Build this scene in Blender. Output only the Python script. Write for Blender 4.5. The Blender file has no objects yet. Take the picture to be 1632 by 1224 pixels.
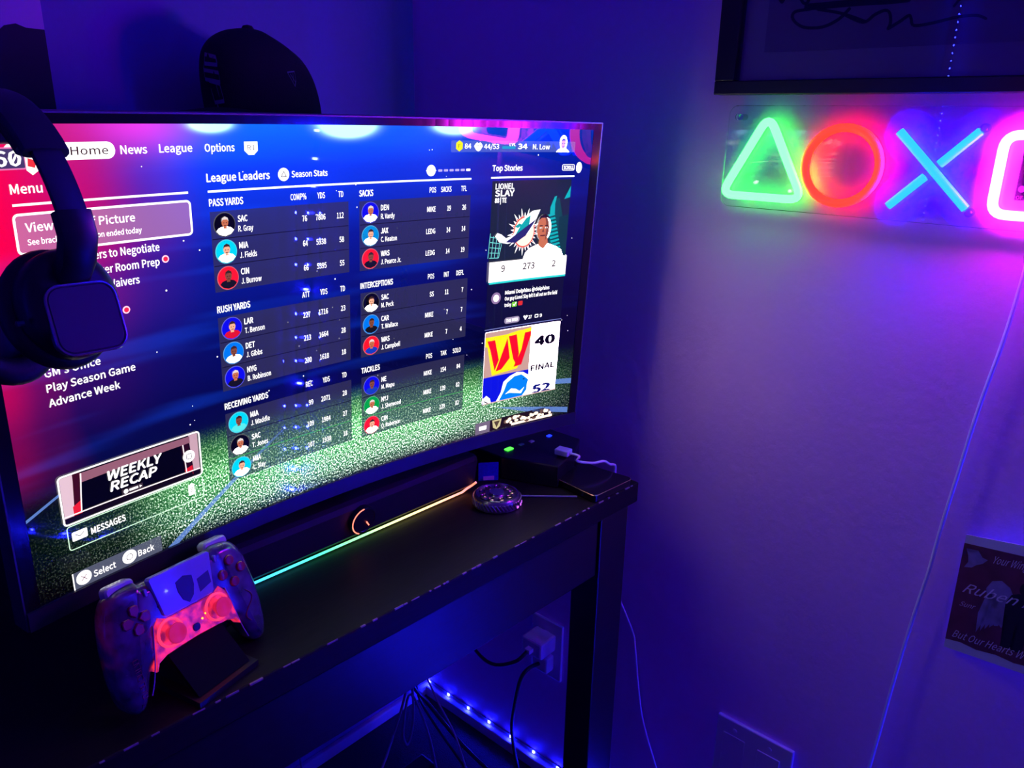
import bpy, bmesh, math, random
from mathutils import Vector, Matrix, noise
random.seed(7)
sc = bpy.context.scene
col = sc.collection
R = math.radians

# ------------------------------------------------------------------ camera
FPX = 1264.1
YAW, PITCH, ROLL = 0.8468, -0.3196, 0.0188
CAM = Vector((-0.9459, -1.0662, 1.2540))
fw = Vector((math.sin(YAW) * math.cos(PITCH), math.cos(YAW) * math.cos(PITCH), math.sin(PITCH)))
r0 = Vector((math.cos(YAW), -math.sin(YAW), 0)); u0 = r0.cross(fw)
rt = r0 * math.cos(ROLL) + u0 * math.sin(ROLL)
up = u0 * math.cos(ROLL) - r0 * math.sin(ROLL)
cd = bpy.data.cameras.new('camera'); cd.sensor_width = 36; cd.lens = FPX / 1632 * 36; cd.clip_start = .01
co = bpy.data.objects.new('camera', cd); col.objects.link(co); sc.camera = co
m3 = Matrix((rt, up, -fw)).transposed()
co.matrix_world = Matrix.Translation(CAM) @ m3.to_4x4()

def ray(px, py): return rt * ((px - 816) / FPX) - up * ((py - 612) / FPX) + fw
def hit(px, py, ax, val):           # where a pixel's ray meets the plane axis = val
    d = ray(px, py); return CAM + d * ((val - CAM[ax]) / d[ax])
def at(px, py, dist): return CAM + ray(px, py).normalized() * dist

# ------------------------------------------------------------------ world, exposure
w = bpy.data.worlds.new('night'); sc.world = w; w.use_nodes = True
w.node_tree.nodes['Background'].inputs[0].default_value = (0.0, 0.0, 0.002, 1)
w.node_tree.nodes['Background'].inputs[1].default_value = 1
vs = sc.view_settings; vs.view_transform = 'Standard'; vs.look = 'None'; vs.gamma = 1; vs.use_curve_mapping = False
vs.exposure = 1.2
cy = sc.cycles
cy.use_denoising = True; cy.max_bounces = 8; cy.transparent_max_bounces = 16; cy.sample_clamp_indirect = 4
cy.blur_glossy = .3
LED_POWER = 900.0          # radiance of the small blue LEDs

# ------------------------------------------------------------------ materials
def lin(c): return tuple(((x / 255) / 12.92 if x <= 10.3 else (((x / 255) + .055) / 1.055) ** 2.4) for x in c)
def newmat(name):
    m = bpy.data.materials.new(name); m.use_nodes = True
    return m, m.node_tree.nodes, m.node_tree.links
def pbr(name, rgb, rough=.5, metal=0, spec=.5, bump=None, coat=0, var=0, vscale=30):
    m, n, l = newmat(name); b = n['Principled BSDF']
    b.inputs['Base Color'].default_value = (*rgb, 1); b.inputs['Roughness'].default_value = rough
    b.inputs['Metallic'].default_value = metal; b.inputs['Specular IOR Level'].default_value = spec
    b.inputs['Coat Weight'].default_value = coat
    tc = n.new('ShaderNodeTexCoord')
    if bump:
        t = n.new('ShaderNodeTexNoise'); t.inputs['Scale'].default_value = bump[0]; t.inputs['Detail'].default_value = 4
        bp = n.new('ShaderNodeBump'); bp.inputs['Strength'].default_value = bump[1]; bp.inputs['Distance'].default_value = bump[2]
        l.new(tc.outputs['Object'], t.inputs['Vector']); l.new(t.outputs[0], bp.inputs['Height']); l.new(bp.outputs[0], b.inputs['Normal'])
    if var:
        t = n.new('ShaderNodeTexNoise'); t.inputs['Scale'].default_value = vscale; t.inputs['Detail'].default_value = 5
        r = n.new('ShaderNodeValToRGB')
        r.color_ramp.elements[0].color = (*[x * (1 - var) for x in rgb], 1); r.color_ramp.elements[1].color = (*[min(1, x * (1 + var)) for x in rgb], 1)
        l.new(tc.outputs['Object'], t.inputs['Vector']); l.new(t.outputs[0], r.inputs[0]); l.new(r.outputs[0], b.inputs['Base Color'])
    return m
def emit(name, rad, base=(.02, .02, .02), sample=True, rough=.4):
    m, n, l = newmat(name); b = n['Principled BSDF']
    b.inputs['Base Color'].default_value = (*base, 1); b.inputs['Roughness'].default_value = rough
    s = max(rad); s = s if s > 0 else 1
    b.inputs['Emission Color'].default_value = (*[x / s for x in rad], 1); b.inputs['Emission Strength'].default_value = s
    if not sample: m.cycles.emission_sampling = 'NONE'
    return m
_scr = {}
def ink(rgb, k=1.0):                 # a colour shown by the display, with the glossy panel's reflection
    key = (rgb, k)
    if key not in _scr:
        if 1.0 <= k <= 1.8: k *= .46
        m = emit('display_%d' % len(_scr), tuple(x * k for x in lin(rgb)), (.004, .004, .004), False, .015)
        _scr[key] = m
    return _scr[key]
def clear(name, tint=(1, 1, 1), ior=1.5, rough=0.0, gl=1.0):   # thin clear sheet
    m, n, l = newmat(name); n.remove(n['Principled BSDF'])
    t = n.new('ShaderNodeBsdfTransparent'); t.inputs[0].default_value = (*tint, 1)
    g = n.new('ShaderNodeBsdfGlossy'); g.inputs['Roughness'].default_value = rough; g.inputs[0].default_value = (gl, gl, gl, 1)
    f = n.new('ShaderNodeFresnel'); f.inputs[0].default_value = ior
    x = n.new('ShaderNodeMixShader'); l.new(f.outputs[0], x.inputs[0]); l.new(t.outputs[0], x.inputs[1]); l.new(g.outputs[0], x.inputs[2])
    l.new(x.outputs[0], n['Material Output'].inputs[0]); return m

M = {}
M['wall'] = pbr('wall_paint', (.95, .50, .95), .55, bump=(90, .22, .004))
M['back'] = pbr('back_wall_shaded_paint', (.26, .17, .46), .6, bump=(90, .15, .004))  # darker than the right wall: this wall's shade is put into the colour
M['ceil'] = pbr('ceiling_paint', (.7, .7, .7), .8)
M['floor'] = pbr('dark_carpet', (.035, .033, .04), .95, bump=(400, .6, .004))
M['trim'] = pbr('white_trim', (.7, .7, .7), .4)
M['black'] = pbr('black_plastic', (.012, .012, .014), .38)
M['matte'] = pbr('matte_black', (.010, .010, .012), .7)
M['bezel'] = pbr('bezel_plastic', (.006, .006, .007), .10)
M['chin'] = pbr('bezel_satin', (.03, .03, .034), .32)
M['rim'] = pbr('bezel_rim', (.10, .10, .12), .35, metal=.5)
M['dark'] = pbr('dark_grey_plastic', (.035, .035, .045), .45)
M['fabric'] = pbr('black_fabric', (.010, .010, .011), .9, bump=(500, .4, .002))
M['leather'] = pbr('black_leatherette', (.008, .008, .009), .5, bump=(250, .3, .001))
M['thread'] = pbr('pale_thread', (.18, .13, .26), .6)
M['white'] = pbr('white_plastic', (.75, .75, .78), .35)
M['cordw'] = pbr('white_cord', (.92, .9, .95), .35)
M['cordb'] = pbr('black_cord', (.012, .012, .014), .45)
M['cordg'] = pbr('grey_cord', (.25, .25, .28), .5)
M['metal'] = pbr('steel', (.6, .6, .62), .25, metal=1)
M['copper'] = pbr('copper_rim', (.75, .42, .3), .3, metal=1)

# ------------------------------------------------------------------ builders
WX, WY = .07, .08                    # planes of the right and the back wall
XF = None                            # placement of things measured on a wall: on_right / on_back, else None
def on_right(v):                     # wall measurements were taken for a wall at x = 0; the wall stands at x = WX, sizes grow with it
    k = (WX - CAM.x) / (0 - CAM.x)
    return Vector((v[0] + WX, CAM.y + (v[1] - CAM.y) * k, CAM.z + (v[2] - CAM.z) * k))
def on_back(v):
    k = (WY - CAM.y) / (0 - CAM.y)
    return Vector((CAM.x + (v[0] - CAM.x) * k, v[1] + WY, CAM.z + (v[2] - CAM.z) * k))
def root_loc(o):
    while o.parent: o = o.parent
    return o.location
def tag(o, label=None, cat=None, group=None, kind=None):
    for k, v in (('label', label), ('category', cat), ('group', group), ('kind', kind)):
        if v: o[k] = v
    return o
def thing(name, loc, label, cat, group=None):
    o = bpy.data.objects.new(name, None); col.objects.link(o); o.location = XF(Vector(loc)) if XF else loc; o.empty_display_size = .02
    return tag(o, label, cat, group)
def obj(name, bm, mats, parent=None, smooth=False, loc=None, norm=True):
    me = bpy.data.meshes.new(name)
    if norm: bmesh.ops.recalc_face_normals(bm, faces=bm.faces)
    if XF:
        for v in bm.verts: v.co = XF(v.co)
        if loc: loc = XF(Vector(loc))
    off = root_loc(parent) if parent else Vector(loc if loc else (0, 0, 0))
    bmesh.ops.translate(bm, verts=bm.verts, vec=-Vector(off))
    if smooth:
        for f in bm.faces: f.smooth = True
    bm.to_mesh(me); bm.free()
    for mt in (mats if isinstance(mats, (list, tuple)) else [mats]): me.materials.append(mt)
    if smooth:
        me.set_sharp_from_angle(angle=R(40))
    o = bpy.data.objects.new(name, me); col.objects.link(o)
    if parent: o.parent = parent
    elif loc: o.location = loc
    return o
def BM(): return bmesh.new()
def addbox(bm, c, s, bev=0, mat=None, seg=2):
    g = bmesh.ops.create_cube(bm, size=1)
    vs_ = g['verts']
    for v in vs_: v.co = Vector((v.co.x * s[0], v.co.y * s[1], v.co.z * s[2]))
    if bev:
        es = list({e for v in vs_ for e in v.link_edges})
        r = bmesh.ops.bevel(bm, geom=es, offset=bev, segments=seg, profile=.5, affect='EDGES')
        vs_ = list({v for f in r['faces'] for v in f.verts} | {v for v in vs_ if v.is_valid})
    for v in vs_:
        if mat is not None: v.co = mat @ v.co
        v.co = v.co + Vector(c)
    return vs_
def box2(bm, a, b, bev=0):
    a, b = Vector(a), Vector(b); return addbox(bm, (a + b) / 2, [abs(x) for x in (b - a)], bev)
def smoothpath(pts, n=8, closed=False):
    P = [Vector(p) for p in pts]; out = []
    N = len(P); rng = range(N if closed else N - 1)
    for i in rng:
        if closed: p0, p1, p2, p3 = P[i - 1], P[i], P[(i + 1) % N], P[(i + 2) % N]
        else: p0, p1, p2, p3 = P[max(i - 1, 0)], P[i], P[i + 1], P[min(i + 2, N - 1)]
        for k in range(n):
            t = k / n
            out.append(.5 * ((2 * p1) + (p2 - p0) * t + (2 * p0 - 5 * p1 + 4 * p2 - p3) * t * t + (3 * p1 - p0 - 3 * p2 + p3) * t ** 3))
    if not closed: out.append(P[-1])
    return out
def tube(bm, pts, rad, seg=8, closed=False, prof=None, upv=None, scale=None):
    """sweep a round (or prof: list of (a,b)) section along pts"""
    P = [Vector(p) for p in pts]; N = len(P); rings = []
    prof = prof or [(rad * math.cos(2 * math.pi * k / seg), rad * math.sin(2 * math.pi * k / seg)) for k in range(seg)]
    nrm = None
    for i in range(N):
        if closed: t = P[(i + 1) % N] - P[i - 1]
        else: t = P[min(i + 1, N - 1)] - P[max(i - 1, 0)]
        t.normalize()
        if upv is not None: nrm = (Vector(upv) - t * Vector(upv).dot(t)).normalized()
        elif nrm is None:
            a = Vector((0, 0, 1)) if abs(t.z) < .9 else Vector((1, 0, 0)); nrm = (a - t * a.dot(t)).normalized()
        else: nrm = (nrm - t * nrm.dot(t)).normalized()
        b = t.cross(nrm); s = scale(i / (N - 1)) if scale else 1
        rings.append([bm.verts.new(P[i] + nrm * (x * s) + b * (y * s)) for x, y in prof])
    K = len(prof)
    for i in range(N if closed else N - 1):
        A, B = rings[i], rings[(i + 1) % N]
        for k in range(K): bm.faces.new((A[k], A[(k + 1) % K], B[(k + 1) % K], B[k]))
    if not closed:
        bm.faces.new(rings[0][::-1]); bm.faces.new(rings[-1])
def lathe(bm, prof, mat, seg=32, closed=False):
    """prof: (radius, height) pairs around local z, mat: 4x4"""
    rings = []
    for r_, z_ in prof:
        rings.append([bm.verts.new(mat @ Vector((r_ * math.cos(2 * math.pi * k / seg), r_ * math.sin(2 * math.pi * k / seg), z_))) for k in range(seg)])
    rng = range(len(rings) if closed else len(rings) - 1)
    for i in rng:
        A, B = rings[i], rings[(i + 1) % len(rings)]
        for k in range(seg): bm.faces.new((A[k], A[(k + 1) % seg], B[(k + 1) % seg], B[k]))
    if not closed:
        bm.faces.new(rings[0][::-1]); bm.faces.new(rings[-1])
def frame4(o, ex, ey, ez):
    m = Matrix((ex, ey, ez)).transposed().to_4x4(); m.translation = o; return m
def layered(bm, outline, layers, mat):
    """stack inset copies of a closed 2D outline: layers = (z, inset)"""
    n = len(outline); P = [Vector(p) for p in outline]
    area = sum(P[i].x * P[(i + 1) % n].y - P[(i + 1) % n].x * P[i].y for i in range(n))
    sg = 1 if area > 0 else -1
    N = []
    for i in range(n):
        t = (P[(i + 1) % n] - P[i - 1]).normalized(); N.append(Vector((-t.y, t.x)) * sg)
    rings = [[bm.verts.new(mat @ Vector((*(P[i] + N[i] * d), z))) for i in range(n)] for z, d in layers]
    for a, b in zip(rings, rings[1:]):
        for k in range(n): bm.faces.new((a[k], a[(k + 1) % n], b[(k + 1) % n], b[k]))
    for rr in (rings[0][::-1], rings[-1]):
        f = bm.faces.new(rr); bmesh.ops.triangulate(bm, faces=[f])
def rrect(x0, y0, x1, y1, r, n=5):
    if x1 < x0: x0, x1 = x1, x0
    if y1 < y0: y0, y1 = y1, y0
    out = []
    for cx, cy_, a in ((x1 - r, y0 + r, -90), (x1 - r, y1 - r, 0), (x0 + r, y1 - r, 90), (x0 + r, y0 + r, 180)):
        for k in range(n + 1):
            t = R(a + 90 * k / n); out.append((cx + r * math.cos(t), cy_ + r * math.sin(t)))
    return out
def circ(cx, cy_, r, n=24, ry=None): return [(cx + r * math.cos(2 * math.pi * k / n), cy_ + (ry or r) * math.sin(2 * math.pi * k / n)) for k in range(n)]

# lettering uses the sans typeface that ships with Blender, else its built-in one
FONT = None
try:
    import os
    FONT = bpy.data.fonts.load(os.path.join(bpy.utils.resource_path('LOCAL'), 'datafiles', 'fonts', 'Noto Sans CJK Regular.woff2'))
except Exception:
    FONT = None

def cap_height():
    cu = bpy.data.curves.new('t', 'FONT'); cu.body = 'H'; cu.size = 1
    if FONT: cu.font = FONT
    o = bpy.data.objects.new('t', cu); col.objects.link(o)
    dg = bpy.context.evaluated_depsgraph_get(); dg.update(); me = o.evaluated_get(dg).to_mesh()
    h = max(v.co.y for v in me.vertices) - min(v.co.y for v in me.vertices)
    o.evaluated_get(dg).to_mesh_clear(); bpy.data.objects.remove(o); bpy.data.curves.remove(cu); return h
CAPH = cap_height()

# flat print: polygons and lettering laid on a surface given by fn(x, y, lift)
class Sheet:
    def __init__(self, fn, step=None, lift=.00022): self.fn, self.step, self.lift = fn, step, lift; self.parts = {}; self.texts = []
    def poly(self, part, pts, mat, layer=1):
        self.parts.setdefault(part, []).append((list(pts), mat, layer))
    def rect(self, part, x0, y0, x1, y1, mat, layer=1, r=0):
        self.poly(part, rrect(x0, y0, x1, y1, r, 4) if r else [(x0, y0), (x1, y0), (x1, y1), (x0, y1)], mat, layer)
    def line(self, part, pts, wd, mat, layer=1):
        for (a, b), (c, d) in zip(pts, pts[1:]):
            L = math.hypot(c - a, d - b) or 1; nx, ny = -(d - b) / L * wd / 2, (c - a) / L * wd / 2
            self.poly(part, [(a + nx, b + ny), (c + nx, d + ny), (c - nx, d - ny), (a - nx, b - ny)], mat, layer)
    def ring(self, part, cx, cy_, r, wd, mat, layer=1, n=28, ry=None):
        k = (ry or r) / r
        for i in range(n):
            a, b = 2 * math.pi * i / n, 2 * math.pi * (i + 1) / n
            self.poly(part, [(cx + q * math.cos(t), cy_ + q * k * math.sin(t)) for q, t in ((r, a), (r, b), (r - wd, b), (r - wd, a))], mat, layer)
    def outline(self, part, pts, wd, mat, layer=1):
        p = list(pts); self.line(part, p + [p[0]], wd, mat, layer)
    def text(self, part, s, x0, y, h, x1=None, mat=None, layer=3, align='L', bold=.018, slant=0, xs=1.0):
        cu = bpy.data.curves.new('t', 'FONT'); cu.body = s; cu.size = 1
        if FONT: cu.font = FONT
        cu.resolution_u = 2; cu.shear = slant; cu.fill_mode = 'FRONT'
        o = bpy.data.objects.new('t', cu); col.objects.link(o)
        self.texts.append((part, o, x0, y, h, x1, mat, layer, align, xs, max(0, bold) * 1.1 * CAPH))
    def build(self, parent, sub=None):
        dg = bpy.context.evaluated_depsgraph_get(); dg.update()
        bms = {}; mats = {}
        def slot(part, mt):
            L = mats.setdefault(part, [])
            if mt not in L: L.append(mt)
            return L.index(mt)
        for part, lst in self.parts.items():
            bm = bms.setdefault(part, BM())
            for pts, mt, ly in lst:
                b2 = BM(); vv = [b2.verts.new((x, y, 0)) for x, y in pts]
                try: f = b2.faces.new(vv)
                except ValueError: b2.free(); continue
                if len(pts) > 4: bmesh.ops.triangulate(b2, faces=[f])
                if self.step:
                    xa, xb = min(p[0] for p in pts), max(p[0] for p in pts); x = (math.floor(xa / self.step) + 1) * self.step
                    if xb - xa > self.step:
                        while x < xb:
                            bmesh.ops.bisect_plane(b2, geom=b2.verts[:] + b2.edges[:] + b2.faces[:], plane_co=(x, 0, 0), plane_no=(1, 0, 0)); x += self.step
                mp = {v: bm.verts.new(self.fn(v.co.x, v.co.y, self.lift * ly)) for v in b2.verts}
                k = slot(part, mt)
                for f in b2.faces:
                    g = bm.faces.new([mp[v] for v in f.verts]); g.material_index = k
                b2.free()
        for part, o, x0, y, h, x1, mt, ly, al, xs, bo in self.texts:
            bm = bms.setdefault(part, BM()); ev = o.evaluated_get(dg); me = ev.to_mesh()
            k = slot(part, mt); CAP = CAPH
            if len(me.vertices):
                xa = min(v.co.x for v in me.vertices); xb = max(v.co.x for v in me.vertices)
                sy = h / CAP
                if x1 is not None and al == 'L': sx = (x1 - x0) / (xb - xa)
                else: sx = sy * xs
                wd = (xb - xa) * sx
                ox = x0 if al == 'L' else (x0 - wd if al == 'R' else x0 - wd / 2)
                for dx, dy in (((-bo, 0), (bo, 0), (0, bo), (0, -bo)) if bo > 0 else ((0, 0),)):      # heavier strokes
                    vv = [bm.verts.new(self.fn(ox + (v.co.x + dx - xa) * sx, y - (v.co.y + dy) * sy, self.lift * ly)) for v in me.vertices]
                    for p in me.polygons:
                        try: g = bm.faces.new([vv[i] for i in p.vertices]); g.material_index = k
                        except ValueError: pass
            ev.to_mesh_clear(); cu = o.data; bpy.data.objects.remove(o); bpy.data.curves.remove(cu)
        out = {}
        for part, bm in bms.items():
            out[part] = obj(part, bm, mats[part], parent, norm=False)
            if sub: out[part].parent = sub
        return out

# ------------------------------------------------------------------ the room
XL, YF, ZC = -3.2, -3.2, 2.45
def plane_wall(name, a, b, mat, kind='structure'):
    bm = BM(); box2(bm, a, b); o = obj(name, bm, mat); tag(o, kind=kind); return o
plane_wall('floor', (XL - .1, YF - .1, -.06), (WX + .1, WY + .1, 0), M['floor'])
plane_wall('ceiling', (XL - .1, YF - .1, ZC), (WX + .1, WY + .1, ZC + .06), M['ceil'])
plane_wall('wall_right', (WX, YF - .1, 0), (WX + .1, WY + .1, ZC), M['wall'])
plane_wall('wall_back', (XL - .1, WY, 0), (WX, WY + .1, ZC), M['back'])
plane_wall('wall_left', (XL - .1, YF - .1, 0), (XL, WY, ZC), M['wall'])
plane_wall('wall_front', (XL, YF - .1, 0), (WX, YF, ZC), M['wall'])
for nm, a, b in (('baseboard_right', (WX - .012, YF, 0), (WX, WY - .012, .026)), ('baseboard_back', (XL, WY - .012, 0), (WX, WY, .026))):
    bm = BM(); box2(bm, a, b, .003); tag(obj(nm, bm, M['trim']), kind='structure')

# ------------------------------------------------------------------ desk
DZ = .75; DYAW = -.031
def desk_y(x): return -.4995 - (x + .016) * .031           # line of the front edge
wood = M['wood'] = None
def wood_mat():
    m, n, l = newmat('black_brown_wood'); b = n['Principled BSDF']
    tc = n.new('ShaderNodeTexCoord'); mp = n.new('ShaderNodeMapping'); mp.inputs['Scale'].default_value = (3, 60, 60)
    t = n.new('ShaderNodeTexNoise'); t.inputs['Scale'].default_value = 4; t.inputs['Detail'].default_value = 6
    r = n.new('ShaderNodeValToRGB'); r.color_ramp.elements[0].color = (.006, .0045, .004, 1); r.color_ramp.elements[1].color = (.020, .013, .011, 1)
    l.new(tc.outputs['Object'], mp.inputs[0]); l.new(mp.outputs[0], t.inputs['Vector']); l.new(t.outputs[0], r.inputs[0]); l.new(r.outputs[0], b.inputs['Base Color'])
    bp = n.new('ShaderNodeBump'); bp.inputs['Strength'].default_value = .25; bp.inputs['Distance'].default_value = .0006
    l.new(t.outputs[0], bp.inputs['Height']); l.new(bp.outputs[0], b.inputs['Normal'])
    b.inputs['Roughness'].default_value = .34; b.inputs['Specular IOR Level'].default_value = .5; b.inputs['Coat Weight'].default_value = .5; b.inputs['Coat Roughness'].default_value = .3
    return m
M['wood'] = wood_mat()
M['woodtop'] = wood_mat(); _b = M['woodtop'].node_tree.nodes['Principled BSDF']
_b.inputs['Coat Weight'].default_value = 0; _b.inputs['Specular IOR Level'].default_value = .22; _b.inputs['Roughness'].default_value = .5
M['worn'] = pbr('worn_edge', (.35, .26, .24), .3, var=.8, vscale=160)
DX0, DX1 = -1.30, -.016
desk = thing('desk', (-.6, -.28, 0), 'black-brown wooden desk with worn front edge, standing in the corner', 'desk')
Rz = Matrix.Rotation(math.atan(-.031), 3, 'Z')
DO = Vector((DX1, desk_y(DX1), 0))
def dk(x, y, z): return DO + Rz @ Vector((x, y, z))        # desk frame: x <= 0 to the left, y >= 0 to the back
def deskbox(name, a, b, bev, mat=None, parent=None):
    a, b = Vector(a), Vector(b); bm = BM()
    addbox(bm, DO + Rz @ ((a + b) / 2), [abs(q) for q in (b - a)], bev, Rz)
    return obj(name, bm, mat or M['wood'], parent or desk)
L = DX1 - DX0
DD = .535
deskbox('desk_top', (-L, 0, DZ - .032), (0, DD, DZ), .0025, M['woodtop'])
bm = BM(); ew = []
rr = random.Random(3)
x = -L + .01
while x < -.02:
    ln = rr.uniform(.002, .014)
    if rr.random() < .62:
        addbox(bm, dk(x + ln / 2, .0006, DZ - .0007), (ln, rr.uniform(.0010, .0024), rr.uniform(.0010, .0022)), .0003, Rz, 1)
    x += ln + rr.uniform(.0, .012)
tag(obj('worn_edge_chips', bm, M['worn'], desk), kind='stuff')
deskbox('front_apron', (-L + .07, .010, DZ - .128), (-.082, .030, DZ - .032), .002)
deskbox('wall_ledger', (-L + .07, DD - .024, DZ - .128), (-.02, DD - .002, DZ - .032), .002)
deskbox('side_apron', (-.034, .07, DZ - .128), (-.016, DD - .06, DZ - .032), .002)
deskbox('side_apron', (-L + .016, .07, DZ - .128), (-L + .034, DD - .06, DZ - .032), .002)
for a, b in (((-.078, .008), (-.012, .058)), ((-L + .012, .008), (-L + .078, .058))):
    deskbox('leg', (a[0], a[1], 0), (b[0], b[1], DZ - .032), .002)

# ------------------------------------------------------------------ monitor
MW, MH = .697, .392
MC = Vector((-.43, -.41, 1.05)); MY, MT, MK = -.0417, -.0585, .591
def S(px, py, lift=0):               # display coordinates (1920 x 1080, y down) -> world; lift = towards the viewer
    u, v = (px / 1920 - .5) * MW, (.5 - py / 1080) * MH
    Rr = 1 / MK - lift
    x = math.sin(u * MK) * Rr; y = -(1 / MK - math.cos(u * MK) * Rr) + (1 - math.cos(MW / 2 * MK)) / MK
    if lift: y = (math.cos(u * MK) * Rr - 1 / MK) + (1 - math.cos(MW / 2 * MK)) / MK
    y2 = y * math.cos(MT) + v * math.sin(MT); z2 = -y * math.sin(MT) + v * math.cos(MT)
    c, s = math.cos(MY), math.sin(MY)
    return MC + Vector((c * x - s * y2, s * x + c * y2, z2))
mon = thing('monitor', (-.43, -.30, DZ), 'large black curved monitor showing a football league menu, standing on the desk', 'monitor')
def curved(bm, x0, y0, x1, y1, f0, f1, n=40, flat=False):
    """curved slab between display coordinates, front lift f0, back lift f1"""
    g = []
    for i in range(n + 1):
        x = x0 + (x1 - x0) * i / n
        g.append([bm.verts.new(S(x, yy, ff)) for yy, ff in ((y0, f0), (y1, f0), (y1, f1), (y0, f1))])
    for a, b in zip(g, g[1:]):
        for k in range(4): bm.faces.new((a[k], a[(k + 1) % 4], b[(k + 1) % 4], b[k]))
    bm.faces.new(g[0]); bm.faces.new(g[-1][::-1])
BL_, BT_, BB_ = 34, 21, 50
bm = BM(); curved(bm, -BL_, -BT_, 1920 + BL_, 1080 + BB_, -.004, -.020); obj('rear_housing', bm, M['matte'], mon)
bm = BM(); curved(bm, 420, 200, 1500, 900, -.0195, -.045, 20); obj('rear_bulge', bm, M['matte'], mon)
for nm, q in (('bezel_top', (-BL_, -BT_, 1920 + BL_, 0)), ('bezel_side', (-BL_, 0, 0, 1080)), ('bezel_side', (1920, 0, 1920 + BL_, 1080))):
    bm = BM(); curved(bm, *q, .0006, -.0039, 40 if nm == 'bezel_top' else 2); obj(nm, bm, M['bezel'], mon)
bm = BM(); curved(bm, -BL_, 1080, 1920 + BL_, 1080 + BB_, .003, -.0039); obj('bezel_bottom', bm, M['chin'], mon)
bm = BM()
curved(bm, -BL_ - 3, -BT_ - 4, 1920 + BL_ + 4, -BT_, .0008, -.019)
curved(bm, 1920 + BL_, -BT_, 1920 + BL_ + 4, 1080 + BB_, .0008, -.019, 2)
curved(bm, -BL_ - 4, -BT_, -BL_, 1080 + BB_, .0008, -.019, 2)
obj('edge_rim', bm, M['rim'], mon)

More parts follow.
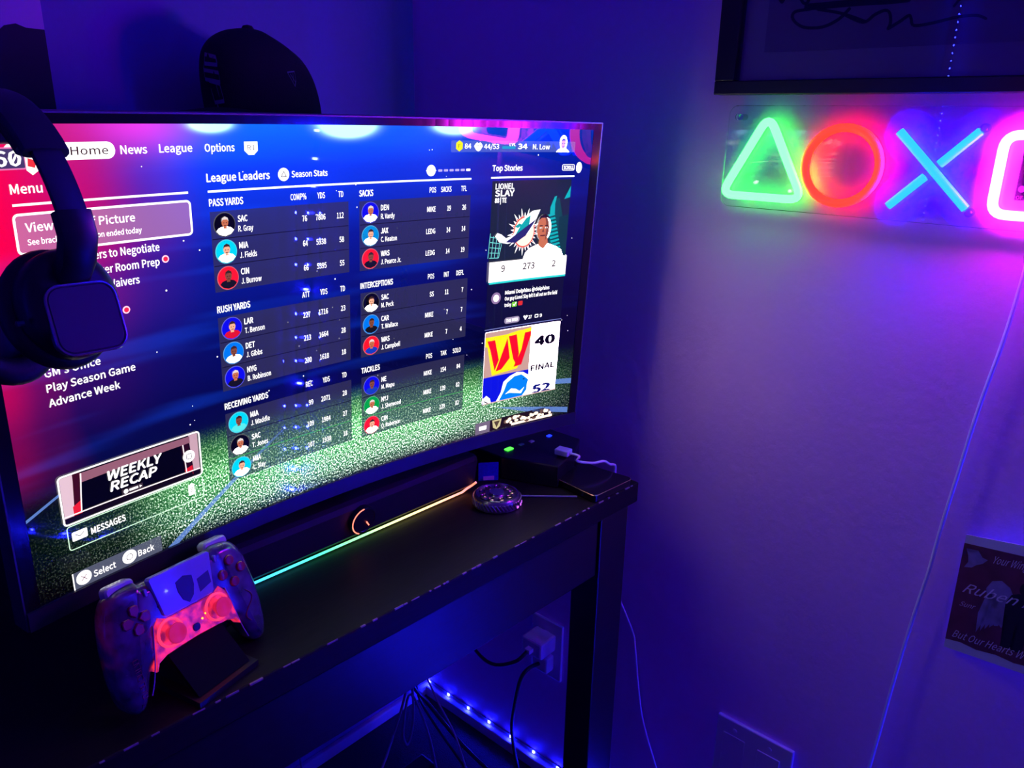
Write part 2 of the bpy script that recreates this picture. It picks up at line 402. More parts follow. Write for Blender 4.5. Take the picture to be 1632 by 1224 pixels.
def screen_mat():
    m, n, l = newmat('display_background'); b = n['Principled BSDF']
    b.inputs['Base Color'].default_value = (.004, .004, .004, 1); b.inputs['Roughness'].default_value = .015
    uv = n.new('ShaderNodeUVMap'); sx = n.new('ShaderNodeSeparateXYZ'); l.new(uv.outputs[0], sx.inputs[0])
    X, Y = sx.outputs[0], sx.outputs[1]                     # X 0..1 left-right, Y 0..1 top-down
    def val(op, a, b_=None, c=None, clampv=False):
        q = n.new('ShaderNodeMath'); q.operation = op; q.use_clamp = clampv
        for i, vv in enumerate((a, b_, c)):
            if vv is None: continue
            if isinstance(vv, (int, float)): q.inputs[i].default_value = vv
            else: l.new(vv, q.inputs[i])
        return q.outputs[0]
    def ramp(v, stops, interp='EASE'):
        q = n.new('ShaderNodeValToRGB'); q.color_ramp.interpolation = interp; e = q.color_ramp.elements
        for i, (p, c) in enumerate(stops):
            el = e[i] if i < 2 else e.new(p)
            el.position = p; el.color = (*c, 1) if len(c) == 3 else c
        l.new(v, q.inputs[0]); return q.outputs[0]
    def mix(f, a, b_, mode='MIX'):
        q = n.new('ShaderNodeMixRGB'); q.blend_type = mode
        for i, vv in enumerate((f, a, b_)):
            if isinstance(vv, (int, float)): q.inputs[i].default_value = vv
            elif isinstance(vv, tuple): q.inputs[i].default_value = (*vv, 1)
            else: l.new(vv, q.inputs[i])
        return q.outputs[0]
    def gauss(cx, cy_, rx, ry):
        a = val('DIVIDE', val('SUBTRACT', X, cx), rx); c = val('DIVIDE', val('SUBTRACT', Y, cy_), ry)
        s = val('ADD', val('MULTIPLY', a, a), val('MULTIPLY', c, c))
        return val('POWER', 2.718, val('MULTIPLY', s, -1.0))
    L_ = lin
    sky = ramp(Y, [(0, L_((10, 90, 255))), (.10, L_((8, 50, 215))), (.28, L_((4, 20, 128))), (.5, L_((2, 8, 82))), (.66, L_((2, 4, 56))), (.8, L_((4, 10, 54)))], 'LINEAR')
    # soft light streaks in the stadium haze
    tx = n.new('ShaderNodeTexNoise'); mp = n.new('ShaderNodeMapping'); mp.inputs['Scale'].default_value = (1.3, 9, 1); mp.inputs['Rotation'].default_value = (0, 0, .12)
    l.new(uv.outputs[0], mp.inputs[0]); l.new(mp.outputs[0], tx.inputs['Vector']); tx.inputs['Scale'].default_value = 1.6; tx.inputs['Detail'].default_value = 2
    st = ramp(tx.outputs[0], [(.5, (0, 0, 0)), (.72, L_((10, 70, 230)))])
    sky = mix(.16, sky, st, 'ADD')
    # darker towards the right-hand side
    dim = ramp(X, [(.3, (1, 1, 1)), (.62, (.75, .75, .8)), (.8, (.3, .3, .42)), (1, (.16, .16, .28))])
    sky = mix(1, sky, dim, 'MULTIPLY')
    red = ramp(X, [(.0, L_((215, 0, 55))), (.10, L_((172, 0, 64))), (.2, L_((92, 8, 100))), (.3, L_((20, 30, 160)))])
    fr = val('MULTIPLY', ramp(X, [(.0, (1, 1, 1)), (.12, (.9, .9, .9)), (.30, (0, 0, 0))]), ramp(Y, [(.0, (1, 1, 1)), (.22, (1, 1, 1)), (.32, (.32,) * 3), (.48, (.05,) * 3), (.7, (0, 0, 0))]))
    fr2 = val('MAXIMUM', fr, val('MULTIPLY', ramp(X, [(0, (1, 1, 1)), (.045, (.35,) * 3), (.10, (0, 0, 0))]), ramp(Y, [(.3, (1, 1, 1)), (.5, (.45,) * 3), (.62, (.18,) * 3), (.85, (0, 0, 0))])))
    c = mix(fr2, sky, red)
    mag = val('MULTIPLY', gauss(.19, 0.0, .06, .05), .6)
    c = mix(mag, c, L_((235, 45, 210)))
    for cx, rx, ry, k in ((.284, .018, .012, 10), (.496, .027, .018, 22), (.695, .025, .014, 10)):
        q = n.new('ShaderNodeMixRGB'); q.blend_type = 'ADD'; l.new(val('MULTIPLY', gauss(cx, -.002, rx, ry), k), q.inputs[0])
        q.use_clamp = False; l.new(c, q.inputs[1]); q.inputs[2].default_value = (.45, .85, 1, 1); c = q.outputs[0]
    # grass
    nt = n.new('ShaderNodeTexNoise'); nt.inputs['Scale'].default_value = 1; nt.inputs['Detail'].default_value = 2; nt.inputs['Roughness'].default_value = .8
    mg = n.new('ShaderNodeMapping'); mg.inputs['Scale'].default_value = (420, 180, 1); l.new(uv.outputs[0], mg.inputs[0]); l.new(mg.outputs[0], nt.inputs['Vector'])
    near = ramp(Y, [(.72, (0, 0, 0)), (1, (1, 1, 1))], 'LINEAR')
    gfar = ramp(nt.outputs[0], [(.32, L_((10, 48, 30))), (.52, L_((48, 120, 52))), (.68, L_((150, 210, 140)))], 'LINEAR')
    gnear = ramp(nt.outputs[0], [(.44, L_((2, 8, 8))), (.55, L_((30, 75, 50))), (.66, (1.0, 1.1, 1.0))], 'LINEAR')
    g = mix(near, gfar, gnear)
    gb = val('MULTIPLY', ramp(X, [(.0, (.03,) * 3), (.10, (.14,) * 3), (.24, (2.6,) * 3), (.36, (4.2,) * 3), (.62, (3.8,) * 3), (.8, (2.2,) * 3), (.93, (.5,) * 3), (1, (.2,) * 3)]),
             ramp(Y, [(.70, (0, 0, 0)), (.78, (.35,) * 3), (.86, (1,) * 3), (.95, (.9,) * 3), (.985, (.35,) * 3), (1, (.12,) * 3)]))
    g = mix(1, g, gb, 'MULTIPLY')
    yl = val('ADD', Y, val('MULTIPLY', val('SUBTRACT', X, .5), -.02))
    gf = ramp(yl, [(.70, (0, 0, 0)), (.80, (1, 1, 1))])
    c = mix(gf, c, g)
    l.new(c, b.inputs['Emission Color']); b.inputs['Emission Strength'].default_value = .70
    return m
bm = BM(); ul = bm.loops.layers.uv.new('UVMap'); NX, NY = 64, 6
gv = [[bm.verts.new(S(1920 * i / NX, 1080 * j / NY, 0)) for j in range(NY + 1)] for i in range(NX + 1)]
for i in range(NX):
    for j in range(NY):
        f = bm.faces.new((gv[i][j], gv[i][j + 1], gv[i + 1][j + 1], gv[i + 1][j]))
        for lp, (a, b) in zip(f.loops, ((i, j), (i, j + 1), (i + 1, j + 1), (i + 1, j))): lp[ul].uv = (a / NX, b / NY)
screen = obj('screen', bm, screen_mat(), mon, norm=False, smooth=True)
screen['label'] = 'lit curved display with league statistics over a stadium at night'

# --- what the display shows
WH = ink((255, 250, 252), .85); WH2 = ink((255, 250, 250), .7); LAV = ink((190, 175, 245)); PAN = None
def glassy(name, rgb, a, k=1.0):
    m, n, l = newmat(name); b = n['Principled BSDF']; b.inputs['Base Color'].default_value = (.004, .004, .004, 1); b.inputs['Roughness'].default_value = .015
    b.inputs['Emission Color'].default_value = (*lin(rgb), 1); b.inputs['Emission Strength'].default_value = k * .43
    t = n.new('ShaderNodeBsdfTransparent'); x = n.new('ShaderNodeMixShader'); x.inputs[0].default_value = a
    l.new(t.outputs[0], x.inputs[1]); l.new(b.outputs[0], x.inputs[2]); l.new(x.outputs[0], n['Material Output'].inputs[0]); m.cycles.emission_sampling = 'NONE'
    return m
PAN = glassy('display_panel', (50, 48, 84), .80); BAR = glassy('display_bar', (110, 130, 220), .45); SEL = glassy('display_hint', (95, 100, 125), .8)
HI = glassy('display_highlight', (190, 130, 190), .62); YL = glassy('display_yard_line', (110, 150, 235), .7); SEP = ink((22, 20, 48)); DK = ink((14, 16, 34)); BLK = ink((2, 2, 3))
SLATE = ink((24, 36, 52)); GREY = ink((105, 95, 100)); TEAL = ink((0, 160, 165), 1.3); CARD = ink((255, 228, 242), 3.6)
CARD.cycles.emission_sampling = 'AUTO'
sh = Sheet(S, 60)
T = sh.text
# yard lines
sh.poly('yard_line', [(330, 1080), (362, 1080), (720, 845), (712, 842)], YL, 1)
sh.poly('far_yard_line', [(1500, 892), (1920, 930), (1920, 952), (1500, 900)], YL, 1)
sh.poly('near_yard_line', [(1560, 985), (1915, 1052), (1915, 1075), (1700, 1030)], YL, 1)
sh.poly('left_yard_line', [(0, 850), (80, 815), (80, 822), (0, 858)], YL, 1)
rs = random.Random(5)
for i in range(60):                                             # drifting specks
    sx, sy = rs.uniform(350, 1900), rs.uniform(60, 760)
    sh.poly('light_specks', circ(sx, sy, rs.uniform(1.2, 2.6), 6), WH2, 1)
# header
p = 'menu_header'
sh.rect(p, 168, 37, 307, 73, WH, 1, 17); T(p, 'Home', 210, 63, 17, 291, ink((60, 30, 40)), bold=.012)
T(p, 'News', 319, 64, 18, 380, WH); T(p, 'League', 410, 63, 18, 492, WH); T(p, 'Options', 525, 64, 18, 605, WH)
sh.poly(p, [(633, 42), (671, 42), (671, 64), (660, 74), (644, 74), (633, 64)], WH, 1); T(p, 'R1', 641, 63, 13, 663, ink((60, 60, 70)), bold=0)
p = 'rating_badge'
sh.rect(p, 10, 44, 118, 88, ink((230, 120, 180)), 1, 3); sh.rect(p, 12, 47, 115, 85, ink((70, 55, 105)), 2, 2)
T(p, '60', 58, 80, 28, 108, WH, 4, bold=.03); sh.line(p, [(90, 76), (102, 56)], 4, WH, 4)
p = 'team_crest'
for a, c_ in (((88, 44), ink((255, 235, 225), 1.6)), ((104, 34), ink((240, 70, 60))), ((118, 40), ink((255, 240, 230), 1.8))):
    sh.poly(p, [(a[0] - 14, a[1] + 6), (a[0] + 2, a[1] - 9), (a[0] + 16, a[1] + 14), (a[0] + 10, a[1] + 24), (a[0] - 4, a[1] + 16)], c_, 1)
sh.poly(p, [(117, 50), (136, 62), (140, 92), (128, 100), (117, 90)], ink((255, 240, 225), 1.8), 1)
sh.poly(p, [(122, 66), (138, 72), (134, 86), (120, 82)], ink((240, 50, 60)), 2)
# side menu
p = 'side_menu'
T('menu_title', 'Menu', 79, 135, 19, 142, WH); sh.rect('menu_title', 79, 155, 473, 160, WH2, 1)
q = rrect(77, 177, 475, 257, 9); sh.poly('menu_highlight', q, HI, 1); sh.outline('menu_highlight', q, 5, WH, 2)
T(p, 'View Playoff Picture', 97, 213, 18, 335, WH); T(p, 'See bracket if the season ended today', 97, 240, 12, 348, WH)
for s_, x1, y in (('Players to Negotiate', 387, 287), ('Locker Room Prep', 384, 322), ('Free Agents & Waivers', 330, 357), ("GM's Office", 215, 531), ('Play Season Game', 296, 566), ('Advance Week', 254, 601)):
    if y < 500: T(p, s_, x1, y, 18, None, WH, 3, 'R', .018, xs=.86)
    else: T('office_menu_rows', s_, 89, y, 18, x1, WH)
for dn, cx, cy_ in (('alert_dot', 400, 309), ('other_alert_dot', 291, 415)): sh.poly(dn, circ(cx, cy_, 9), ink((255, 170, 190), .9), 2); sh.poly(dn, circ(cx, cy_, 6), ink((255, 40, 80)), 3)
# weekly recap
p = 'weekly_recap_card'
q = rrect(80, 775, 445, 901, 8); sh.poly(p, q, BLK, 1); 
sh.poly(p, [(84, 779), (116, 779), (108, 897), (84, 897)], ink((230, 195, 210)), 2); sh.poly(p, [(416, 779), (441, 779), (441, 897), (424, 897)], ink((205, 165, 180)), 2)
sh.poly(p, [(112, 779), (134, 779), (126, 880), (106, 880)], ink((60, 10, 24)), 2); sh.poly(p, [(106, 860), (126, 850), (126, 884), (106, 884)], ink((235, 30, 50)), 3)
sh.poly(p, [(392, 800), (414, 800), (422, 890), (400, 890)], ink((40, 8, 20)), 2); sh.poly(p, [(398, 872), (420, 866), (421, 892), (400, 892)], ink((230, 30, 50)), 3)
sh.poly(p, [(130, 782), (440, 782), (440, 800), (130, 806)], ink((150, 95, 115)), 2); sh.poly(p, [(84, 884), (441, 884), (441, 898), (84, 898)], ink((18, 8, 14)), 3)
sh.line(p, [(84, 880), (441, 882)], 3, ink((255, 235, 240), 1.4), 4); sh.line(p, [(134, 782), (124, 880)], 3, ink((255, 235, 240), 1.4), 4)
sh.line(p, [(398, 800), (402, 880)], 3, ink((255, 235, 240), 1.2), 4)
T(p, 'WEEKLY', 197, 826, 24, 338, WH, 5, slant=.18, bold=.035); T(p, 'RECAP', 199, 857, 24, 322, WH, 5, slant=.18, bold=.035)
sh.rect(p, 226, 864, 281, 878, ink((60, 45, 55)), 4); sh.poly(p, circ(236, 871, 6, 12), WH, 5); sh.rect(p, 245, 868, 268, 874, WH2, 5); sh.poly(p, [(272, 867), (278, 871), (272, 875)], WH2, 5)
sh.poly(p, circ(412, 837, 17), WH, 5); sh.outline(p, rrect(405, 830, 419, 844, 2), 2, ink((70, 60, 70)), 6)
sh.outline(p, q, 4, WH, 6)
p = 'messages_box'
q = rrect(85, 908, 446, 971, 7); sh.outline(p, q, 2.4, ink((205, 245, 210), 1.3), 1)
sh.rect(p, 94, 926, 131, 950, WH, 2, 3); sh.line(p, [(101, 932), (112, 941), (124, 932)], 2, ink((90, 90, 90)), 3)
T(p, 'MESSAGES', 140, 950, 17, 227, WH, bold=.03); sh.rect(p, 403, 921, 420, 953, WH, 2, 2)
for k in range(3): sh.rect(p, 408, 931 + 5 * k, 416, 933 + 5 * k, ink((150, 160, 140)), 3)
p = 'button_hints'
sh.rect(p, 80, 1034, 314, 1080, SEL, 1, 2); sh.rect(p, 80, 1034, 83, 1080, WH2, 2)
for cx in (107, 225): sh.poly(p, circ(cx, 1056, 19), WH, 2)
sh.line(p, [(100, 1049), (114, 1063)], 2, ink((120, 60, 90)), 3); sh.line(p, [(114, 1049), (100, 1063)], 2, ink((120, 60, 90)), 3); sh.ring(p, 225, 1056, 9, 2, ink((110, 100, 110)), 3)
T(p, 'Select', 131, 1067, 17, 187, WH, 4); T(p, 'Back', 248, 1066, 17, 291, WH, 4)
# league leaders
p = 'league_leaders_title'
T(p, 'League Leaders', 524, 135, 19, 701, WH, bold=.028); sh.poly(p, circ(744, 126, 17), WH, 1); sh.outline(p, [(744, 118), (752, 132), (736, 132)], 2, ink((70, 70, 80)), 2)
T(p, 'Season Stats', 768, 134, 16, 881, WH); sh.rect(p, 525, 156, 1407, 161, WH, 1)
sh.poly(p, circ(1248, 130, 17), WH, 1); sh.poly(p, [(1228, 130), (1240, 120), (1240, 140)], WH, 1); sh.poly(p, [(1268, 130), (1256, 120), (1256, 140)], WH, 1); T(p, 'RS', 1240, 135, 9, 1256, GREY, bold=0)
for k in range(6): sh.rect(p, 1275 + 22 * k, 127, 1291 + 22 * k, 134, WH if k == 5 else LAV, 1, 2)
skin = [ink((190, 105, 70), 1.2), ink((225, 160, 130), 1.3), ink((130, 70, 50), 1.1)]
def avatar(part, cx, cy_, bg, shirt, sk, i):
    sh.poly(part, circ(cx, cy_, 31, 28), ink(tuple(min(255, int(c * .6 + 90)) for c in bg)), 2)
    sh.poly(part, circ(cx, cy_, 29, 28), ink(bg, 1.2), 3)
    sh.poly(part, [(cx - 24, cy_ + 15), (cx - 17, cy_ + 8), (cx - 6, cy_ + 5), (cx + 6, cy_ + 5), (cx + 17, cy_ + 8), (cx + 24, cy_ + 15), (cx + 15, cy_ + 24), (cx, cy_ + 28), (cx - 15, cy_ + 24)], shirt, 4)
    sh.poly(part, [(cx - 5, cy_ + 10), (cx + 5, cy_ + 10), (cx + 4, cy_ - 2), (cx - 4, cy_ - 2)], sk, 5)
    sh.poly(part, circ(cx, cy_ - 6, 9.5, 14, 12.5), sk, 6)
    sh.poly(part, [(cx - 10, cy_ - 8), (cx - 8, cy_ - 17), (cx, cy_ - 21), (cx + 8, cy_ - 17), (cx + 10, cy_ - 8), (cx + 6, cy_ - 13), (cx - 6, cy_ - 13)], ink((60, 36, 30) if i % 3 else (235, 220, 215)), 7)
    sh.rect(part, cx - 5, cy_ - 6, cx - 2, cy_ - 4, ink((50, 25, 22)), 7); sh.rect(part, cx + 2, cy_ - 6, cx + 5, cy_ - 4, ink((50, 25, 22)), 7)
    sh.rect(part, cx - 3.5, cy_ + 1, cx + 3.5, cy_ + 2.6, ink((80, 30, 28)), 7)
BLKC, CY, RD, BLU, LB, GRN = (4, 4, 8), (0, 200, 230), (235, 20, 40), (10, 10, 215), (0, 110, 225), (0, 150, 60)
WS = ink((255, 246, 250), 5); RS_ = ink((225, 20, 40)); KS = ink((20, 18, 24)); BS = ink((20, 60, 190))
tabs = [
 (526, 950, 208, 'PASS YARDS', 620, ('COMP%', 'YDS', 'TD'), [('SAC', 'R. Gray', '76', '7806', '112', BLKC, WS), ('MIA', 'J. Fields', '64', '5938', '58', CY, WS), ('CIN', 'J. Burrow', '66', '5395', '55', RD, KS)]),
 (527, 951, 481, 'RUSH YARDS', 623, ('ATT', 'YDS', 'TD'), [('LAR', 'T. Benson', '227', '1716', '23', BLU, RS_), ('DET', 'J. Gibbs', '213', '1664', '28', LB, WS), ('NYG', 'B. Robinson', '230', '1618', '18', BLU, KS)]),
 (528, 952, 752, 'RECEIVING YARDS', 663, ('REC', 'YDS', 'TD'), [('MIA', 'J. Waddle', '99', '2071', '28', CY, ink((90, 235, 235))), ('SAC', 'T. Jones', '109', '1984', '27', BLKC, WS), ('MIA', 'L. Slay', '107', '1938', '18', CY, WS)]),
 (987, 1407, 210, 'SACKS', 1035, ('POS', 'SACKS', 'TFL'), [('DEN', 'R. Vardy', 'MIKE', '19', '26', BLU, WS), ('JAX', 'C. Keaton', 'LEDG', '14', '14', (0, 130, 205), WS), ('WAS', 'J. Pearce Jr.', 'LEDG', '14', '19', RD, KS)]),
 (989, 1408, 483, 'INTERCEPTIONS', 1108, ('POS', 'INT', 'DEFL'), [('SAC', 'M. Peck', 'SS', '11', '7', BLKC, WS), ('CAR', 'T. Wallace', 'MIKE', '7', '7', LB, KS), ('WAS', 'J. Campbell', 'MIKE', '7', '4', RD, BS)]),
 (990, 1408, 754, 'TACKLES', 1059, ('POS', 'TAK', 'SOLO'), [('NE', 'M. Mapu', 'MIKE', '154', '84', BLU, BS), ('NYJ', 'J. Sherwood', 'MIKE', '139', '82', GRN, WS), ('CIN', 'Q. Roberson', 'MIKE', '129', '82', RD, WS)])]
for ti, (x0, x1, y0, ttl, tr, cols, rows) in enumerate(tabs):
    p = 'statistics_table'
    if ti: p = 'statistics_table_' + ttl.split()[0].lower()
    p = ttl.lower().replace(' ', '_') + '_table'
    sh.rect(p, x0, y0, x1, y0 + 205, PAN, 1)
    T(p, ttl, x0, y0 - 14, 17, tr, WH, 3, bold=.03)
    rx = (x1 - 139, x1 - 79, x1 - 18)
    for cx, s_ in zip(rx, cols): T(p, s_, cx, y0 - 14, 16, None, WH2, 3, 'R', .02, xs=.62)
    for k, rw in enumerate(rows):
        yr = y0 + 68.5 * k
        if k: sh.rect(p, x0 + 2, yr - 1.2, x1 - 2, yr + 1.2, SEP if ti not in (2, 5) or k == 1 else ink((70, 170, 90)), 2)
        avatar(p, x0 + 38, yr + 34, rw[5], rw[6], skin[(k + ti) % 3], k + ti)
        T(p, rw[0], x0 + 76, yr + 30, 15.5, None, WH, 3, 'L', .03, xs=.74)
        T(p, rw[1], x0 + 76, yr + 55, 14.5, None, WH, 3, 'L', .012, xs=.68)
        for cx, s_ in zip(rx, rw[2:5]): T(p, s_, cx, yr + 45, 15.5, None, WH, 3, 'R', .016, xs=.70)
# profile bar
p = 'profile_bar'
sh.rect(p, 1322, 41, 1842, 76, BAR, 1, 4)
sh.poly(p, [(1354 + 15 * math.cos(R(60 * k + 30)), 57 + 17 * math.sin(R(60 * k + 30))) for k in range(6)], ink((225, 215, 0), 1.4), 2); T(p, 'F', 1349, 63, 11, 1358, ink((110, 100, 0)), bold=0)
T(p, '84', 1375, 65, 15, 1400, WH); sh.poly(p, [(1412, 58), (1418, 50), (1424, 46), (1430, 50), (1436, 46), (1442, 50), (1447, 58), (1438, 70), (1430, 74), (1421, 70)], WH, 2)
for k in range(3): sh.rect(p, 1422 + 6 * k, 54, 1425 + 6 * k, 57, GREY, 3)
T(p, '44/53', 1452, 66, 15, 1513, WH); sh.rect(p, 1527, 58, 1582, 66, ink((40, 160, 215)), 2); T(p, 'LVL', 1557, 57, 9, 1583, WH, 3)
T(p, '34', 1593, 66, 16, 1631, WH, bold=.04); T(p, 'N. Low', 1656, 67, 16, 1729, WH)
sh.poly(p, [(1758, 76), (1766, 68), (1776, 64), (1778, 40), (1798, 40), (1800, 64), (1810, 70), (1816, 76)], WS, 3)
sh.poly(p, circ(1788, 44, 16, 18, 24), WS, 3); sh.poly(p, circ(1787, 48, 10, 16, 17), skin[1], 4)
sh.poly(p, [(1777, 42), (1780, 33), (1788, 30), (1796, 34), (1798, 44), (1792, 37), (1782, 38)], ink((90, 70, 60)), 5)
sh.rect(p, 1781, 46, 1785, 48, ink((60, 30, 25)), 5); sh.rect(p, 1790, 46, 1794, 48, ink((60, 30, 25)), 5); sh.rect(p, 1783, 57, 1792, 59, ink((110, 50, 45)), 5)
# stories
p = 'top_stories_title'
T(p, 'Top Stories', 1491, 136, 18, 1617, WH, bold=.028); sh.rect(p, 1488, 155, 1850, 160, WH, 1)
sh.outline(p, rrect(1793, 118, 1846, 137, 4), 2.5, WH2, 1); T(p, 'SCROLL', 1798, 133, 11, 1842, WH, bold=.05); sh.poly(p, circ(1867, 128, 13, 20, 19), WH, 2)
p = 'player_story_card'
sh.rect(p, 1494, 168, 1839, 440, SLATE, 1)
sh.poly(p, [(1760, 240), (1790, 230), (1812, 300), (1832, 440), (1760, 440), (1750, 330)], ink((4, 70, 78)), 2); sh.poly(p, [(1790, 300), (1838, 290), (1838, 440), (1800, 440)], ink((4, 52, 60)), 2)
for k in range(11): sh.poly(p, [(1733 + 4 * k, 290 + 13 * k), (1772 + 4 * k, 284 + 13 * k), (1776 + 4 * k, 290 + 13 * k), (1738 + 4 * k, 298 + 13 * k)], TEAL, 3)
sh.poly(p, [(1752, 262), (1768, 226), (1778, 224), (1772, 250), (1774, 288), (1752, 290)], TEAL, 3)
sh.poly(p, [(1838, 190), (1838, 230), (1812, 236)], TEAL, 2)
gl = ink((120, 225, 220), 1.2)
for k in range(5): sh.line(p, [(1496 + 14 * k, 340 + 10 * k), (1496 + 14 * k - 6, 425)] if k < 4 else [(1546, 380), (1536, 426)], 2, gl, 2)
for k in range(5): sh.line(p, [(1496, 352 + 18 * k), (1548 - 3 * k, 362 + 16 * k)], 2, gl, 2)
T(p, 'LIONEL', 1508, 195, 18, 1586, WH, 3, bold=.03); T(p, 'SLAY', 1508, 218, 19, 1588, WH, 3, bold=.04); T(p, '88 | TE', 1508, 239, 15, 1556, WH, 3, bold=.045)
cx, cy_ = 1640, 343                                              # sunburst emblem
for k in range(26):
    a = 2 * math.pi * k / 26 - .1; rl = 84 if k % 2 else 68
    for rr_, wd, mt, ly in ((rl, .13, WH, 3), (rl - 13, .085, ink((235, 80, 60), 1.2), 4)):
        sh.poly(p, [(cx + .86 * rr_ * math.cos(a), cy_ + rr_ * math.sin(a)), (cx + .86 * 46 * math.cos(a + wd), cy_ + 46 * math.sin(a + wd)), (cx + .86 * 46 * math.cos(a - wd), cy_ + 46 * math.sin(a - wd))], mt, ly)
sh.poly(p, circ(cx, cy_, 47, 32, 54), ink((235, 80, 60), 1.2), 5); sh.poly(p, circ(cx, cy_, 43, 32, 49), ink((255, 215, 195), 1.5), 6)
sh.poly(p, [(1514, 350), (1524, 340), (1540, 345), (1562, 360), (1590, 352), (1612, 322), (1640, 290), (1672, 272), (1706, 268), (1694, 292), (1676, 330), (1650, 352), (1612, 370), (1570, 380), (1534, 372)], WH, 7)
sh.poly(p, [(1566, 368), (1598, 356), (1620, 322), (1644, 296), (1664, 286), (1648, 318), (1660, 316), (1640, 340), (1604, 362)], ink((0, 150, 155), 1.3), 8)
sh.poly(p, [(1596, 322), (1616, 312), (1628, 316), (1612, 328)], ink((0, 150, 155), 1.3), 8)
sh.poly(p, [(1560, 374), (1600, 370), (1640, 352), (1690, 300), (1664, 334), (1646, 356), (1604, 378)], ink((40, 40, 110)), 8)
sh.poly(p, [(1648, 440), (1656, 418), (1676, 402), (1708, 392), (1726, 404), (1748, 388), (1786, 402), (1812, 416), (1824, 440)], ink((255, 236, 248), 24), 9)        # player portrait
sh.poly(p, [(1706, 394), (1708, 366), (1744, 366), (1748, 388), (1728, 408)], skin[0], 10)
sh.poly(p, circ(1728, 334, 30, 24, 46), WS, 9); sh.poly(p, circ(1722, 335, 27, 24, 44), skin[0], 11)
sh.poly(p, [(1726, 292), (1740, 300), (1749, 330), (1745, 360), (1732, 378), (1736, 340), (1732, 310)], skin[2], 12)
sh.poly(p, [(1697, 306), (1706, 290), (1724, 284), (1742, 290), (1750, 304), (1736, 297), (1712, 297)], ink((30, 20, 22)), 13)
for ex_ in (1704, 1728):
    sh.rect(p, ex_, 323, ex_ + 14, 326, ink((40, 18, 16)), 13); sh.rect(p, ex_ + 2, 330, ex_ + 12, 334, WH2, 13); sh.rect(p, ex_ + 5, 330, ex_ + 9, 334, KS, 14)
sh.poly(p, [(1716, 346), (1722, 332), (1727, 347)], skin[2], 13); sh.rect(p, 1710, 357, 1732, 361, ink((95, 35, 32)), 13)
p = 'story_score_strip'
sh.rect(p, 1494, 438, 1841, 508, ink((255, 240, 244), .9), 10); sh.rect(p, 1497, 508, 1841, 515, ink((40, 205, 205), 1.2), 10)
for s_, cx in (('9', 1554), ('273', 1668), ('2', 1782)): T(p, s_, cx, 474, 22, None, BLK, 12, 'C', .03, xs=1.1)
for s_, cx in (('REC', 1553), ('YDS', 1667), ('TD', 1782)): T(p, s_, cx, 493, 8, None, ink((235, 205, 190), 1.6), 12, 'C', 0)
p = 'story_post'
sh.rect(p, 1494, 515, 1842, 678, glassy('display_post', (14, 16, 50), .85), 1)
sh.poly(p, circ(1535, 568, 21), ink((150, 120, 165)), 2); sh.poly(p, circ(1535, 568, 13, 9), WH, 3)
T(p, 'Miami Dolphins @dolphins', 1574, 559, 13, 1775, WH, 3, bold=.03); T(p, 'Our guy Lionel Slay left it all out on the field', 1574, 581, 13, 1813, WH, 3, bold=.02); T(p, 'today', 1574, 604, 13, 1604, WH, 3, bold=.02)
sh.rect(p, 1608, 590, 1630, 608, ink((130, 215, 60)), 2, 3); sh.line(p, [(1613, 598), (1618, 604), (1626, 592)], 3, WH, 3); sh.rect(p, 1636, 590, 1656, 606, ink((225, 45, 40)), 2, 3)
sh.rect(p, 1578, 645, 1647, 668, ink((165, 150, 180)), 2, 10); T(p, 'THIS WEEK', 1586, 662, 11, 1640, WH, 3, bold=.03)
sh.poly(p, [(1663, 650), (1669, 646), (1674, 650), (1679, 646), (1685, 650), (1674, 664)], WH, 2); T(p, '27', 1688, 661, 12, 1702, WH, 3); sh.outline(p, [(1718, 650), (1732, 650), (1732, 660), (1718, 660)], 3, WH, 2); T(p, '9', 1740, 661, 12, 1750, WH, 3)
sh.rect(p, 1492, 678, 1845, 681, ink((120, 125, 190)), 2)
p = 'final_score_card'
sh.poly(p, rrect(1496, 688, 1842, 962, 5), CARD, 1); sh.rect(p, 1496, 690, 1706, 860, ink((205, 160, 150)), 2); sh.rect(p, 1496, 860, 1707, 962, ink((8, 20, 225)), 2)
Wy = ink((255, 225, 0), 1.2); Wr = ink((240, 10, 30), 1.1)
sh.poly(p, [(1498, 708), (1552, 708), (1570, 775), (1590, 708), (1648, 700), (1660, 770), (1668, 700), (1706, 696), (1706, 730), (1650, 846), (1612, 850), (1606, 800), (1580, 852), (1534, 856), (1508, 745), (1498, 742)], Wy, 3)
sh.poly(p, [(1506, 722), (1540, 722), (1562, 800), (1545, 838), (1522, 760)], Wr, 4); sh.poly(p, [(1590, 740), (1596, 722), (1612, 800), (1576, 838), (1550, 842)], Wr, 4)
sh.poly(p, [(1602, 716), (1638, 714), (1654, 790), (1642, 828), (1628, 806)], Wr, 4); sh.poly(p, [(1676, 712), (1704, 710), (1704, 726), (1668, 834), (1632, 838), (1664, 776)], Wr, 4)
sh.poly(p, [(1560, 962), (1580, 930), (1590, 890), (1618, 872), (1650, 862), (1680, 866), (1706, 882), (1706, 962)], WH, 3)
sh.poly(p, [(1572, 962), (1594, 926), (1606, 896), (1640, 876), (1672, 874), (1694, 890), (1706, 900), (1702, 914), (1690, 918), (1700, 940), (1680, 962)], ink((0, 120, 235), 1.2), 4)
sh.poly(p, [(1600, 940), (1628, 922), (1650, 928), (1668, 940), (1690, 926), (1676, 950), (1648, 944), (1620, 938)], WH, 5); sh.rect(p, 1680, 892, 1688, 896, KS, 5)
sh.poly(p, [(1498, 940), (1514, 930), (1530, 944), (1536, 962), (1498, 962)], WH, 4); sh.line(p, [(1502, 950), (1524, 962)], 4, KS, 5)
